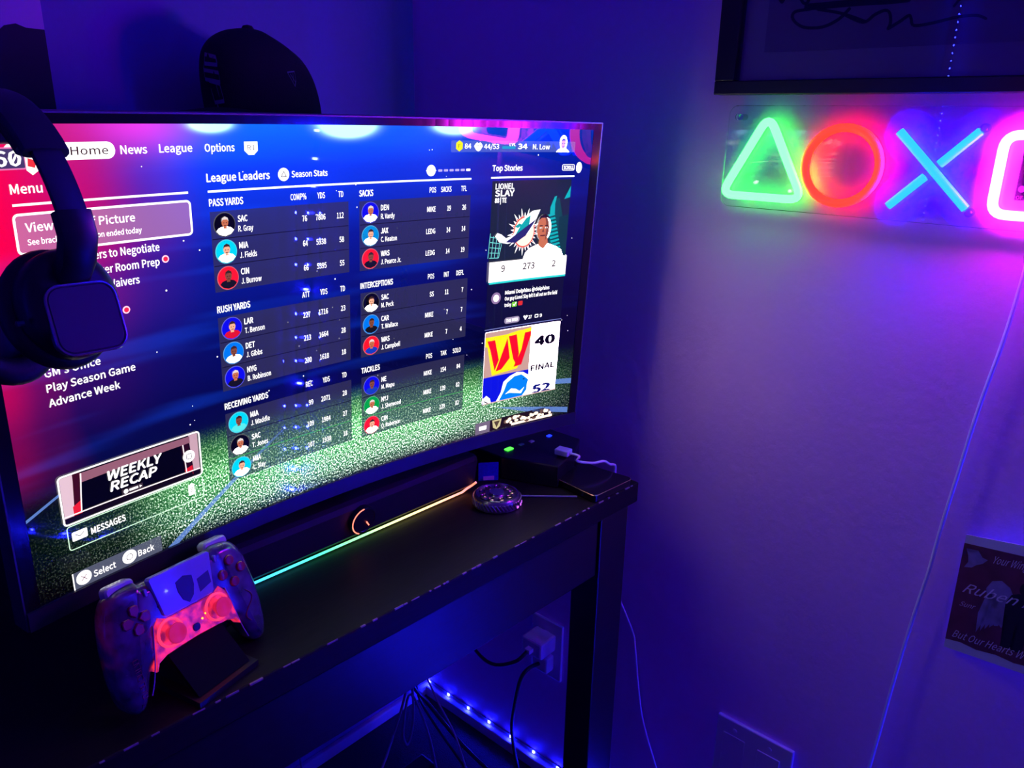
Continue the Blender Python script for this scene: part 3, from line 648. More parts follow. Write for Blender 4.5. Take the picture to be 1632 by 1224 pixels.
T(p, '40', 1727, 770, 34, 1817, BLK, 4, bold=.08); T(p, 'FINAL', 1716, 869, 22, 1828, BLK, 4, bold=.06); T(p, '52', 1731, 961, 30, 1813, ink((10, 25, 120)), 4, bold=.08)
T(p, 'ATL', 1748, 791, 7, 1790, ink((235, 220, 215), 1.5), 4, bold=0)
sh.rect(p, 1494, 960, 1843, 964, ink((230, 190, 185)), 5)
p = 'ticker_bar'
sh.rect(p, 1471, 1033, 1838, 1078, ink((30, 16, 16)), 1); sh.rect(p, 1471, 1033, 1538, 1078, ink((120, 105, 130)), 2); sh.rect(p, 1488, 1048, 1522, 1064, WH, 3, 3)
sh.poly(p, [(1548, 1036), (1592, 1036), (1586, 1066), (1570, 1076), (1554, 1066)], ink((215, 200, 150)), 2); sh.poly(p, [(1556, 1042), (1584, 1042), (1570, 1068)], ink((90, 70, 50)), 3)
rk = random.Random(11)
for k in range(26): sh.poly(p, circ(1612 + 8.5 * k, 1055 + rk.uniform(-12, 12), rk.uniform(6, 12), 8, rk.uniform(5, 9)), ink((255, 225, 200), 1.6) if k % 4 else ink((110, 80, 70)), 3 + k % 3)
sh.rect(p, 1640, 1066, 1838, 1076, ink((255, 220, 200), 1.6), 2)
gr = sh.build(mon, screen)
tag(gr['light_specks'], kind='stuff')
for o in gr.values(): o['label'] = 'flat ' + o.name.replace('_', ' ') + ' shown on the display'

# stand: slim neck and a splayed base behind the soundbar
bm = BM(); box2(bm, (-.465, -.312, DZ + .012), (-.395, -.285, 1.10), .008); obj('stand_neck', bm, M['matte'], mon)
bm = BM()
for s_ in (-1, 1):
    tube(bm, [(-.43, -.25, DZ + .009), (-.43 + s_ * .12, -.20, DZ + .009), (-.43 + s_ * .20, -.16, DZ + .009)], .007, 8)
box2(bm, (-.49, -.283, DZ), (-.37, -.16, DZ + .016), .005)
obj('stand_base', bm, M['matte'], mon)
bm = BM(); box2(bm, (-.475, -.345, 1.0), (-.385, -.310, 1.1), .01); obj('stand_mount', bm, M['matte'], mon)

# ------------------------------------------------------------------ soundbar under the display
sb = thing('soundbar', (-.44, -.345, DZ), 'black soundbar with a rainbow light strip and round volume dial, under the monitor', 'soundbar')
SX0, SX1 = -.70, -.205
def sby(x): return -.337 - (x + .4) * .015
prof = [(.002, .006), (-.004, .012), (-.010, .050), (-.008, .057), (-.002, .060), (.036, .060), (.04, .055), (.04, .004), (.010, .003)]
bm = BM(); rings = []
for x in [SX0, SX0 + .006] + [SX0 + .006 + (SX1 - SX0 - .012) * k / 10 for k in range(1, 10)] + [SX1 - .006, SX1]:
    e = .006 if x in (SX0, SX1) else 0
    rings.append([bm.verts.new((x, sby(x) + (y if abs(e) < 1e-6 else y * .86), DZ + (z if not e else .034 + (z - .034) * .86))) for y, z in prof])
for a, b in zip(rings, rings[1:]):
    for k in range(len(prof)): bm.faces.new((a[k], a[(k + 1) % len(prof)], b[(k + 1) % len(prof)], b[k]))
bm.faces.new(rings[0]); bm.faces.new(rings[-1])
obj('body', bm, pbr('soundbar_cloth', (.012, .012, .015), .6, bump=(900, .3, .0006)), sb)
for x_ in (SX0 + .03, SX1 - .06):
    bm = BM(); box2(bm, (x_, -.325, DZ), (x_ + .03, -.305, DZ + .005)); obj('rubber_foot', bm, M['matte'], sb)
def rainbow():
    m, n, l = newmat('rainbow_strip'); b = n['Principled BSDF']; g = n.new('ShaderNodeNewGeometry'); s_ = n.new('ShaderNodeSeparateXYZ'); mr = n.new('ShaderNodeMapRange'); r = n.new('ShaderNodeValToRGB')
    l.new(g.outputs['Position'], s_.inputs[0]); l.new(s_.outputs[0], mr.inputs[0]); mr.inputs[1].default_value = -.60; mr.inputs[2].default_value = -.205; l.new(mr.outputs[0], r.inputs[0])
    st = [(0, (20, 160, 255)), (.12, (50, 200, 255)), (.36, (60, 235, 120)), (.52, (150, 240, 100)), (.68, (250, 245, 90)), (.86, (255, 180, 80)), (1, (255, 120, 90))]
    e = r.color_ramp.elements
    for i, (p_, c) in enumerate(st):
        el = e[i] if i < 2 else e.new(p_); el.position = p_; el.color = (*lin(c), 1)
    l.new(r.outputs[0], b.inputs['Emission Color']); b.inputs['Emission Strength'].default_value = .85; return m
bm = BM()
pts = [(x_, sby(x_) - .0005, DZ + .0035) for x_ in [SX0 + .01 + (SX1 - .022 - SX0 - .01) * k / 16 for k in range(17)]]
pts += [(SX1 - .012, sby(SX1) + .0005, DZ + .0055), (SX1 - .006, sby(SX1) - .004, DZ + .010), (SX1 - .004, sby(SX1) - .010, DZ + .016)]
tube(bm, pts, .0017, 6); o = obj('light_strip', bm, rainbow(), sb, True); o['label'] = 'thin glowing rainbow line'
# volume dial on the slanted front
kc = Vector((-.408, -.342, DZ + .034)); kn = Vector((-.02, -.98, -.15)).normalized()
kx = Vector((1, 0, 0)); kx = (kx - kn * kx.dot(kn)).normalized(); kyv = kn.cross(kx)
Mk = frame4(kc - kn * .004, kx, kyv, kn)
bm = BM(); lathe(bm, [(.0185, 0), (.0185, .012), (.0175, .0135), (.016, .0138), (.0155, .0132), (.004, .0132)], Mk, 40); dial = obj('volume_dial', bm, pbr('brushed_dial', (.05, .05, .06), .28, metal=.8), sb, True)
dl = emit('dial_light', (1.4, .22, .14))
bm = BM(); tube(bm, [Mk @ Vector((.0178 * math.cos(R(a)), .0178 * math.sin(R(a)), .0142)) for a in range(95, 246, 10)], .0007, 6); o = obj('ring_light', bm, dl, sb, True); o.parent = dial
bm = BM(); addbox(bm, Mk @ Vector((.005, -.0055, .0145)), (.0016, .0075, .0012), .0004, (Mk.to_3x3() @ Matrix.Rotation(R(32), 3, 'Z'))); o = obj('pointer', bm, dl, sb); o.parent = dial

# ------------------------------------------------------------------ neon sign
NX_ = -.025
XF = on_right
neon = thing('neon_sign', (0, -.78, 1.215), 'clear acrylic sign with glowing triangle, circle, cross and square tubes on the wall', 'neon sign')
MX = Matrix(((0, 0, -1, 0), (1, 0, 0, 0), (0, 1, 0, 0), (0, 0, 0, 1)))      # sheet (y, z) -> wall; local z points into the room
bm = BM(); layered(bm, rrect(-.978, 1.159, -.586, 1.277, .011), [(.014, .0003), (.0143, 0), (.0177, 0), (.018, .0003)], MX)
plate = obj('acrylic_plate', bm, clear('acrylic', (.97, .98, .98), 1.49), neon)
TUBE = .0049
NG = emit('neon_green', (.18, 6.8, .32)); NR = emit('neon_red', (4.6, .03, .017)); NB = emit('neon_blue', (.017, .29, 145.0)); NP = emit('neon_magenta', (36, .62, 40))
def roundpoly(pts, r, n=6):
    out = []; N = len(pts)
    for i in range(N):
        p, a, b = Vector(pts[i]), Vector(pts[i - 1]), Vector(pts[(i + 1) % N])
        d1, d2 = (a - p).normalized(), (b - p).normalized(); ang = d1.angle(d2); t = r / math.tan(ang / 2)
        s, e = p + d1 * t, p + d2 * t
        for k in range(n + 1):
            q = k / n; out.append((1 - q) ** 2 * s + 2 * q * (1 - q) * p + q * q * e)
    return out
def wall3(p, x=NX_): return Vector((x, p[0], p[1]))
def neon_tube(name, loop, mat, closed=True, rad=TUBE):
    bm = BM(); tube(bm, [wall3(p) for p in loop], rad, 10, closed, upv=(1, 0, 0)); o = obj(name, bm, mat, neon, True)
    b2 = BM(); w_ = rad * .95; tube(b2, [wall3(p, NX_ + rad * .9) for p in loop], 0, 4, closed, prof=[(w_ * .6, w_), (-w_ * .4, w_), (-w_ * .4, -w_), (w_ * .6, -w_)], upv=(1, 0, 0))
    h = obj('tube_backing', b2, clear(name + '_sleeve', (.9, .9, .92), 1.4), neon); h.parent = o
    return o
tri = roundpoly([(-.641, 1.267), (-.5895, 1.1735), (-.6925, 1.1735)], .010)
neon_tube('triangle_tube', tri, NG)['label'] = 'glowing green triangle'
neon_tube('circle_tube', [(-.7316 + .0405 * math.cos(2 * math.pi * k / 40), 1.2137 + .0405 * math.sin(2 * math.pi * k / 40)) for k in range(40)], NR)['label'] = 'glowing red circle'
neon_tube('cross_bar', [(-.7869, 1.2515), (-.8250, 1.2145), (-.8628, 1.1776)], NB, False, .0045)['label'] = 'glowing blue bar of the cross'
neon_tube('cross_bar', [(-.8630, 1.2531), (-.8480, 1.2376), (-.8310, 1.2200)], NB, False, .0045)['label'] = 'upper half of the other blue bar'
neon_tube('cross_bar', [(-.7872, 1.1746), (-.8030, 1.1908), (-.8190, 1.2070)], NB, False, .0045)['label'] = 'lower half of the other blue bar'
neon_tube('square_tube', roundpoly([(-.8855, 1.2505), (-.8855, 1.1745), (-.9625, 1.1745), (-.9625, 1.2505)], .014), NP)['label'] = 'glowing magenta square'
for y, z in ((-.6, 1.264), (-.6, 1.172), (-.964, 1.266), (-.964, 1.170)):
    bm = BM(); lathe(bm, [(.0036, 0), (.0036, .0139)], MX @ Matrix.Translation((y, z, 0)), 14); s_ = obj('standoff', bm, M['metal'], neon, True)
    bm = BM(); lathe(bm, [(.0042, .0181), (.0042, .0200), (.003, .0208)], MX @ Matrix.Translation((y, z, 0)), 14); o = obj('screw_cap', bm, clear('clear_cap', (.85, .9, .95)), neon, True); o.parent = s_
for y, z in ((-.8665, 1.2562), (-.8668, 1.1742)):
    bm = BM(); lathe(bm, [(.0042, .0182), (.0046, .028), (.003, .031)], MX @ Matrix.Translation((y, z, 0)), 14); obj('tube_end_cap', bm, clear('end_cap', (.8, .9, .95), 1.6), neon, True)
# power cord from the sign down the wall
bm = BM(); pts = [Vector((-.013, -.924, 1.158)), Vector((-.013, -.9235, 1.14))] + [hit(a, b, 0, -.013) for a, b in ((1632, 435), (1600, 540), (1560, 650), (1522, 770), (1497, 850), (1480, 910), (1450, 1000), (1420, 1100), (1385, 1224))]
pts += [Vector((-.016, -.862, .30)), Vector((-.02, -.855, .15)), Vector((-.03, -.86, .02)), Vector((-.08, -.9, .003))]
tube(bm, smoothpath(pts, 6), .0021, 8)
obj('power_cord', bm, M['cordw'], neon, True)['label'] = 'thin white cord running down the wall'
# union sticker on the wall behind the square tube
stk = thing('sticker', (0, -.925, 1.21), 'dark square sticker with a round seal, seen inside the glowing magenta square', 'sticker')
bm = BM(); box2(bm, (-.0012, -.955, 1.188), (0, -.8995, 1.238)); sp = obj('sticker_sheet', bm, pbr('sticker_ink', (.03, .015, .04), .5), stk)
ss = Sheet(lambda x, y, l_: Vector((-.0012 - l_, -x / 1000, y / 1000)), None, .0001)
lav = pbr('sticker_pale', (.6, .45, .6), .5); ss.poly('seal', circ(928, 1215, 22.5, 40), lav, 1); ss.poly('seal', circ(928, 1215, 14.5, 40), pbr('sticker_mid', (.12, .06, .15), .5), 2); ss.poly('seal', circ(904.5, 1199, 3.2), lav, 1)
s_ = ss.build(stk)['seal']; s_.parent = sp
def arc_text(word, c, r, a0, da, h, mat, parent, depth=-.0017):
    bmx = BM(); obs = []
    for ch in word:
        cu = bpy.data.curves.new('t', 'FONT'); cu.body = ch; cu.size = 1; cu.offset = .02; cu.resolution_u = 2; cu.align_x = 'CENTER'
        o = bpy.data.objects.new('t', cu); col.objects.link(o); obs.append(o)
    dg = bpy.context.evaluated_depsgraph_get(); dg.update()
    for k, o in enumerate(obs):
        a = a0 + da * k; me = o.evaluated_get(dg).to_mesh(); vv = []
        for v in me.vertices:
            rr_ = r + v.co.y * h; aa = a - (v.co.x * h * .85) / r
            vv.append(bmx.verts.new((depth, -(c[0] + rr_ * math.cos(aa)) / 1000, (c[1] + rr_ * math.sin(aa)) / 1000)))
        for pl in me.polygons: bmx.faces.new([vv[i] for i in pl.vertices])
        o.evaluated_get(dg).to_mesh_clear(); bpy.data.objects.remove(o)
    return obj('lettering', bmx, mat, parent, norm=False)
dk_ink = pbr('sticker_letter', (.02, .01, .03), .5)
o = arc_text('PLUMBERS', (928, 1215), 15.5, R(205), R(-19), 7, dk_ink, stk); o.parent = sp
ss = Sheet(lambda x, y, l_: Vector((-.0012 - l_, -x / 1000, -y / 1000)), None, .0001)
ss.text('bottom_lettering', 'OF LO', 901, -1189, 3.4, 914, pbr('sticker_red', (.8, .25, .35), .5), 2, bold=.03); ss.build(stk)['bottom_lettering'].parent = sp

# ------------------------------------------------------------------ framed signature above the sign
fr = thing('picture_frame', (0, -.81, 1.289), 'black framed signed print behind glass hanging above the neon sign', 'picture frame')
FY0, FY1, FZ0, FZ1, FWD = -.565, -1.06, 1.289, 1.72, .025
for a, b in (((FY0, FZ0), (FY1, FZ0 + .0155)), ((FY0, FZ1 - .022), (FY1, FZ1)), ((FY0, FZ0 + .0155), (FY0 - FWD, FZ1 - .022)), ((FY1, FZ0 + .0155), (FY1 + FWD, FZ1 - .022))):
    bm = BM(); box2(bm, (0, a[0], a[1]), (-.022, b[0], b[1]), .0012); obj('frame_rail', bm, pbr('frame_black', (.008, .008, .009), .35), fr)
bm = BM(); box2(bm, (-.003, FY0 - FWD, FZ0 + .0155), (-.006, FY1 + FWD, FZ1 - .022)); obj('mat_board', bm, pbr('mat_board', (.5, .44, .5), .8), fr)
bm = BM(); box2(bm, (-.0061, -.618, 1.3355), (-.0072, FY1 + .055, FZ1 - .06)); prt = obj('print_sheet', bm, pbr('print_paper', (.30, .25, .33), .7, var=.25, vscale=6), fr)
bm = BM(); box2(bm, (-.0150, FY0 - FWD + .0005, FZ0 + .016), (-.0165, FY1 + FWD - .0005, FZ1 - .0225)); obj('glass', bm, clear('picture_glass', (.96, .96, .97), 1.5), fr)
fs = Sheet(lambda x, y, l_: hit(x, y, 0, -.0074 - l_), None, .0002)
Zs = 512 / 1567; sk_ink = pbr('signature_ink', (.004, .004, .005), .5)
def zz(pts): return [tuple(v) for v in smoothpath([Vector((1120 + a * Zs, b * Zs, 0)) for a, b in pts], 8)]
def stroke(pts, wd):
    P = [(v[0], v[1]) for v in zz(pts)]; fs.line('signature', P, wd, sk_ink, 1)
    for x_, y_ in P[::2]: fs.poly('signature', circ(x_, y_, wd / 2, 8), sk_ink, 1)
stroke([(510, 34), (600, 26), (760, 12), (900, 4), (1000, -6)], 11)
stroke([(520, 45), (448, 58), (440, 95), (490, 132), (580, 132), (660, 95), (715, 42)], 5.0)
stroke([(560, 45), (680, 66), (790, 104)], 5.0); stroke([(680, 66), (780, 108), (840, 70), (890, 50), (912, 66), (915, 110), (903, 140)], 5.0)
stroke([(903, 140), (960, 105), (1005, 75), (1016, 92), (1030, 124), (1120, 112), (1230, 85), (1330, 74), (1380, 90)], 5.0)
stroke([(370, -20), (385, 10), (400, -20)], 5); stroke([(470, -20), (490, 14), (510, 12), (520, -20)], 5)
stroke([(1225, 30), (1250, 0), (1280, -20)], 4)
fs.build(fr)['signature'].parent = prt

# ------------------------------------------------------------------ memorial tag hanging by a clip
mem = thing('memorial_tag', (0, -.965, .66), 'printed acrylic memorial tag with white wings hanging from a chain on the wall', 'ornament')
a0, a1 = hit(1541, 852, 0, -.006), hit(1505, 1030, 0, -.006)
tr = hit(1632, 871, 0, -.034); br = hit(1632, 1061, 0, -.034)
ez_ = ((a0 - a1)).normalized(); ex_ = (tr - a0); ex_ = ex_.normalized(); wtag = .132; htag = (a0 - a1).length
def mt_(x, y, l_):                       # x 0..1000 across, y 0..1000 down
    n_ = ex_.cross(ez_).normalized()
    if n_.x > 0: n_ = -n_
    return a0 + ex_ * (wtag * x / 1000) - ez_ * (htag * y / 1000) + n_ * (l_ + .0012)
bm = BM(); vv = [bm.verts.new(mt_(x_, y_, l_)) for l_ in (-.0024, 0) for x_, y_ in ((0, 0), (1000, 0), (1000, 1000), (0, 1000))]
for q in ((0, 1, 2, 3), (4, 5, 6, 7), (0, 1, 5, 4), (1, 2, 6, 5), (2, 3, 7, 6), (3, 0, 4, 7)): bm.faces.new([vv[i] for i in q])
tagp = obj('tag_plate', bm, pbr('tag_white', (.5, .48, .6), .3), mem)
ms = Sheet(mt_, None, .00015)
dkred = pbr('tag_print', (.11, .02, .05), .4, var=.8, vscale=40); wing = pbr('tag_wing', (.20, .15, .34), .5, var=.5, vscale=80); sil = pbr('tag_dark', (.006, .004, .008), .5); ltr = pbr('tag_letters', (.62, .52, .68), .4)
ms.poly('print', [(0, 70), (1000, 90), (1000, 930), (820, 925), (640, 940), (480, 922), (300, 935), (150, 915), (0, 925)], dkred, 1)
for s_, nm in ((1, 'wing'), (-1, 'other_wing')):
    X0 = 595
    ms.poly(nm, [(X0 - s_ * 70, 420), (X0 - s_ * 120, 350), (X0 - s_ * 200, 310), (X0 - s_ * 280, 330), (X0 - s_ * 320, 400), (X0 - s_ * 290, 480), (X0 - s_ * 200, 560), (X0 - s_ * 90, 560)], wing, 2)
    for k in range(6): ms.poly(nm, [(X0 - s_ * (300 - 38 * k), 430 + 22 * k), (X0 - s_ * (250 - 34 * k), 420 + 22 * k), (X0 - s_ * (270 - 30 * k), 640 + 10 * k), (X0 - s_ * (330 - 36 * k), 790 - 25 * k), (X0 - s_ * (345 - 38 * k), 620)], wing, 2)
ms.poly('figure', [(500, 400), (560, 380), (630, 380), (690, 400), (720, 470), (710, 560), (670, 560), (680, 840), (610, 850), (600, 640), (585, 640), (575, 840), (500, 840), (500, 580), (470, 560), (465, 470)], sil, 3)
ms.poly('figure', circ(595, 335, 42, 16, 50), sil, 3)
ms.poly('dove', [(30, 110), (90, 150), (140, 110), (190, 160), (240, 170), (200, 210), (150, 230), (110, 260), (40, 270), (70, 220), (60, 170)], wing, 3)
ms.text('wings_lettering', 'Your Wings Were Ready', 290, 185, 60, 1000, ltr, 4, bold=-.02, slant=.45); ms.text('name_lettering', 'Ruben M', 70, 480, 80, 760, ltr, 4, bold=-.02, slant=.5)
ms.text('date_lettering', 'Sunr', 70, 600, 40, 220, ltr, 4, bold=-.02, slant=.45); ms.text('hearts_lettering', 'But Our Hearts Were Not', 60, 885, 64, 1000, ltr, 4, bold=-.02, slant=.45)
for o in ms.build(mem).values(): o.parent = tagp
bm = BM(); cp = mt_(640, 10, .003); 
tube(bm, smoothpath([cp + Vector((0, -.004, .002)), cp + Vector((-.002, .003, .012)), cp + Vector((-.003, .001, .03)), cp + Vector((-.003, -.006, .03)), cp + Vector((-.002, -.008, .012)), cp + Vector((0, -.006, .002))], 5), .0013, 6); obj('clip', bm, M['metal'], mem, True)
zc = cp + Vector((-.002, -.003, .034)); k = 0
while zc.z < 1.02:
    bm = BM(); c_, s__ = (1, 0) if k % 2 else (0, 1)
    tube(bm, [zc + Vector((.003 * math.cos(t) * c_, .003 * math.cos(t) * s__, .0055 * math.sin(t))) for t in [2 * math.pi * i / 10 for i in range(10)]], .0008, 5, True); obj('chain_link', bm, M['metal'], mem, True)
    zc = zc + Vector((.0001, 0, .0088)); k += 1
bm = BM(); lathe(bm, [(.004, 0), (.004, .003), (.0015, .004), (.0015, .034), (.003, .036)], MX @ Matrix.Translation((zc.y, zc.z - .004, 0)), 12); obj('nail', bm, M['metal'], mem, True)

# ------------------------------------------------------------------ wall plates
pl = thing('wall_plate', (0, -.717, .36), 'white two-gang wall plate with a rocker switch, low on the right wall', 'wall plate')
bm = BM(); box2(bm, (0, -.659, .303), (-.0065, -.776, .4195), .0022); obj('cover_plate', bm, M['white'], pl)
for y in (-.688, -.742):
    bm = BM(); box2(bm, (-.0065, y - .017, .328), (-.0085 if y < -.7 else -.0072, y + .017, .394), .0008); obj('rocker', bm, M['white'], pl)
    for z in (.404, .318):
        bm = BM(); lathe(bm, [(.0034, .0064), (.0034, .0072), (.002, .0076)], MX @ Matrix.Translation((y, z, 0)), 12); obj('screw', bm, M['white'], pl, True)
ol = thing('outlet_plate', (0, -.328, .366), 'white outlet plate under the desk with two plugs in it', 'wall plate')
bm = BM(); box2(bm, (0, -.2935, .309), (-.006, -.362, .4235), .002); obj('cover_plate', bm, M['white'], ol)
for z in (.386, .347):
    bm = BM(); lathe(bm, [(.016, .006), (.016, .0075)], MX @ Matrix.Translation((-.328, z, 0)), 24); obj('socket', bm, M['white'], ol, True)
ch = thing('charger', (-.02, -.33, .388), 'white cube charger in the upper socket of the desk outlet', 'charger')
bm = BM(); box2(bm, (-.0076, -.351, .372), (-.052, -.306, .404), .004); obj('charger_body', bm, M['white'], ch)
bm = BM(); box2(bm, (-.052, -.334, .383), (-.064, -.322, .391), .001); obj('cable_plug', bm, M['white'], ch)
pb = thing('power_plug', (-.02, -.33, .345), 'white grounded plug with black cord in the lower socket', 'plug')
bm = BM(); box2(bm, (-.0076, -.348, .330), (-.030, -.312, .362), .004); obj('plug_body', bm, M['white'], pb)
bm = BM(); tube(bm, smoothpath([(-.030, -.33, .346), (-.055, -.325, .345), (-.068, -.318, .325), (-.060, -.300, .26), (-.05, -.286, .19), (-.05, -.296, .135), (-.06, -.318, .09), (-.10, -.34, .01), (-.16, -.32, .005)], 6), .0035, 8); obj('plug_cord', bm, M['cordb'], pb, True)
bm = BM(); tube(bm, smoothpath([(-.064, -.328, .387), (-.085, -.318, .372), (-.09, -.27, .345), (-.085, -.22, .35), (-.08, -.16, .40), (-.08, -.12, .50), (-.085, -.1, .60), (-.09, -.085, .66)], 6), .0032, 8)
tag(obj('charger_cable', bm, M['cordb'], None, True, (-.08, -.2, .35)), 'black cable looping from the white charger up behind the desk', 'cable')

XF = None
# ------------------------------------------------------------------ LED strips
tape = pbr('led_tape', (.28, .28, .32), .5)
def led_mesh(power):
    P_ = LED_POWER * power
    bml = BM(); addbox(bml, (0, 0, 0), (.005, .005, .002), .0006, None, 1)
    me = bpy.data.meshes.new('led'); bml.to_mesh(me); bml.free()
    me.materials.append(emit('blue_led', (P_ * .006, P_ * .008, P_), (.5, .5, .6))); return me
def led_strip(name, p0, p1, spacing, nrm, label, power, skip=()):
    p0, p1, nrm = Vector(p0), Vector(p1), Vector(nrm).normalized()
    t = thing(name, p0, label, 'led strip', 'blue led strips around the room')
    led_me = led_mesh(power)
    d = (p1 - p0); n_ = int(d.length / spacing); d.normalize()
    b = nrm.cross(d); m_ = Matrix((d, b, nrm)).transposed()
    bm = BM(); addbox(bm, (p0 + p1) / 2 - nrm * .0012, ((p1 - p0).length, .008, .0012), 0, m_); obj('tape', bm, tape, t)
    for k in range(n_ + 1):
        if k in skip: continue
        o = bpy.data.objects.new('led', led_me); col.objects.link(o); o.parent = t
        o.matrix_local = Matrix.Translation(d * (spacing * k) + nrm * .0005) @ m_.to_4x4()
    return t
led_strip('led_strip', (WX - .0022, .065, .033), (WX - .0022, -2.0, .033), .0625, (-1, 0, 0), 'blue led strip along the foot of the right wall, under the desk', .42)
led_strip('led_strip', (WX - .0022, -1.205, .08), (WX - .0022, -1.205, 2.3), .0585, (-1, 0, 0), 'blue led strip running up the right wall past the picture frame', 1.8)
led_strip('led_strip', (-3.185, .045, 2.3), (-3.185, .045, .2), .0325, (1, -1, 0), 'blue led strip hanging in the far left corner', .24, (26, 27))

# ------------------------------------------------------------------ cords and clutter under the desk
bm = BM(); tube(bm, smoothpath([(.012, -.36, .70), (.030, -.39, .60)] + [hit(a, b, 0, WX - .012) for a, b in ((1004, 995), (1012, 1030), (1017, 1090), (1025, 1150), (1046, 1224))] + [Vector((WX - .012, -.57, .10)), Vector((WX - .02, -.61, .02)), Vector((WX - .05, -.68, .003))], 6), .0015, 8)
tag(obj('hanging_cable', bm, M['cordw'], None, True, (-.02, -.5, .004)), 'thin white cable hanging down the wall beside the desk leg', 'cable')
def floor_cord(pts, r, mat, label):
    bm = BM(); tube(bm, smoothpath(pts, 6), r, 8); P = pts[-1]
    tag(obj('cord', bm, mat, None, True, tuple(P)), label, 'cord')
floor_cord([(-.20, -.10, .66), (-.16, -.10, .40), (-.11, -.08, .22), (-.05, -.06, .12), (-.03, -.14, .05), (-.03, -.26, .02), (-.06, -.40, .005)], .004, M['cordb'], 'thick black cord sagging from behind the desk down to the floor')
floor_cord([(-.17, -.09, .66), (-.13, -.09, .38), (-.09, -.07, .20), (-.05, -.05, .10), (-.05, -.16, .03), (-.07, -.30, .004)], .0028, M['cordb'], 'thinner black cord beside the thick one under the desk')
floor_cord([(-.10, -.06, .66), (-.09, -.06, .40), (-.10, -.07, .26), (-.115, -.09, .14), (-.14, -.10, .10), (-.15, -.10, .14), (-.12, -.09, .20), (-.10, -.12, .10), (-.14, -.20, .004)], .0025, M['cordg'], 'grey cord tied in a loop near the corner')
floor_cord([(-.12, -.07, .66), (-.11, -.07, .36), (-.12, -.08, .22), (-.19, -.11, .14), (-.26, -.15, .10), (-.28, -.20, .03), (-.28, -.26, .004)], .0025, M['cordg'], 'grey cord curving out to the left over the floor')
floor_cord([(-.085, -.06, .66), (-.08, -.06, .30), (-.07, -.10, .18), (-.06, -.15, .10), (-.08, -.22, .02), (-.10, -.27, .003)], .002, M['cordg'], 'slim grey cord dropping straight down near the corner')
floor_cord([(-.40, -.12, .66), (-.40, -.14, .30), (-.39, -.18, .10), (-.38, -.24, .02), (-.36, -.3, .003)], .0018, M['cordg'], 'thin cord trailing behind the front apron of the desk')
ps = thing('power_strip', (-.22, -.11, 0), 'black power strip lying on the floor by the back wall', 'power strip')
bm = BM(); box2(bm, (-.36, -.135, 0), (-.09, -.085, .038), .006); obj('strip_body', bm, M['black'], ps)
for k in range(5):
    bm = BM(); box2(bm, (-.335 + .05 * k, -.125, .038), (-.305 + .05 * k, -.095, .0395), .0004); obj('socket', bm, M['dark'], ps)

# ------------------------------------------------------------------ small things on the desk's right end
hub = thing('usb_hub', (-.08, -.34, DZ), 'black hub with green, grey and blue lights on top, under the monitor corner', 'hub')
Rz2 = Matrix.Rotation(-.03, 4, 'Z')
bm = BM(); layered(bm, [(-.150, -.225), (-.012, -.225), (-.012, -.384), (-.062, -.412), (-.118, -.425), (-.150, -.345)], [(DZ, .001), (DZ + .002, 0), (DZ + .033, 0), (DZ + .035, .0015)], Matrix()); obj('hub_body', bm, pbr('hub_shell', (.014, .014, .018), .22), hub)
for (x_, y_), m_, s_ in (((-.1208, -.333), emit('green_key', (.08, 1.6, .06)), (.013, .008)), ((-.0947, -.335), pbr('grey_key', (.4, .4, .46), .4), (.009, .006)), ((-.0744, -.338), pbr('grey_key2', (.4, .4, .46), .4), (.009, .006)), ((-.0374, -.343), emit('blue_key', (.01, .03, 1.4)), (.008, .006))):
    bm = BM(); addbox(bm, (x_, y_, DZ + .0356), (s_[0], s_[1], .002), .0008, Rz2.to_3x3()); obj('status_light', bm, m_, hub)
cb = thing('usb_cable', (-.08, -.40, DZ), 'white usb cable plugged into the hub and dropping beside the wall', 'cable')
e0 = Vector((-.088, -.400, DZ + .0375))
bm = BM(); addbox(bm, e0 + Vector((.004, -.008, .005)), (.0165, .022, .009), .0015, Matrix.Rotation(R(10), 3, 'Z')); obj('usb_plug', bm, M['white'], cb)
bm = BM(); pth = [e0 + Vector((.005, -.018, .005)), e0 + Vector((.008, -.034, .004))] + [hit(a, b, 2, DZ + z) for a, b, z in ((920, 735, .034), (945, 738, .030), (962, 735, .028), (972, 740, .022))] + [Vector((-.020, -.455, DZ + .0155)), Vector((-.010, -.452, DZ + .004)), Vector((-.009, -.450, DZ - .05)), Vector((-.009, -.445, DZ - .2))]
tube(bm, smoothpath(pth, 6), .0019, 8); obj('cable_lead', bm, M['cordw'], cb, True)
slab = thing('portable_drive', (-.077, -.456, DZ), 'flat black square drive with a copper edge at the desk corner', 'drive')
cs = [Vector((-.1195, -.4930)), Vector((-.0325, -.4985)), Vector((-.040, -.4120)), Vector((-.1085, -.4060))]
out = [(p_.x, p_.y) for p_ in roundpoly([(*p_, 0) for p_ in cs], .008)]
bm = BM(); layered(bm, out, [(DZ, .0006), (DZ + .001, 0), (DZ + .0105, 0), (DZ + .0118, .0009)], Matrix()); obj('drive_body', bm, pbr('drive_gloss', (.012, .008, .010), .18), slab)
bm = BM(); tube(bm, [(p_[0], p_[1], DZ + .0106) for p_ in out], .0006, 6, True); obj('edge_trim', bm, M['copper'], slab, True)
bm = BM(); tube(bm, smoothpath([(-.176, -.404, DZ + .0016), (-.15, -.433, DZ + .0016), (-.1215, -.464, DZ + .0016)], 5), .0014, 6)
tag(obj('short_wire', bm, M['cordg'], None, True, (-.15, -.43, DZ)), 'short grey wire between the round gadget and the flat drive', 'wire')
cdm = pbr('blue_card', (.02, .03, .55), .35, var=.5, vscale=400)
crd = thing('memory_card', (-.165, -.30, DZ), 'small blue card standing on edge beside the soundbar', 'card')
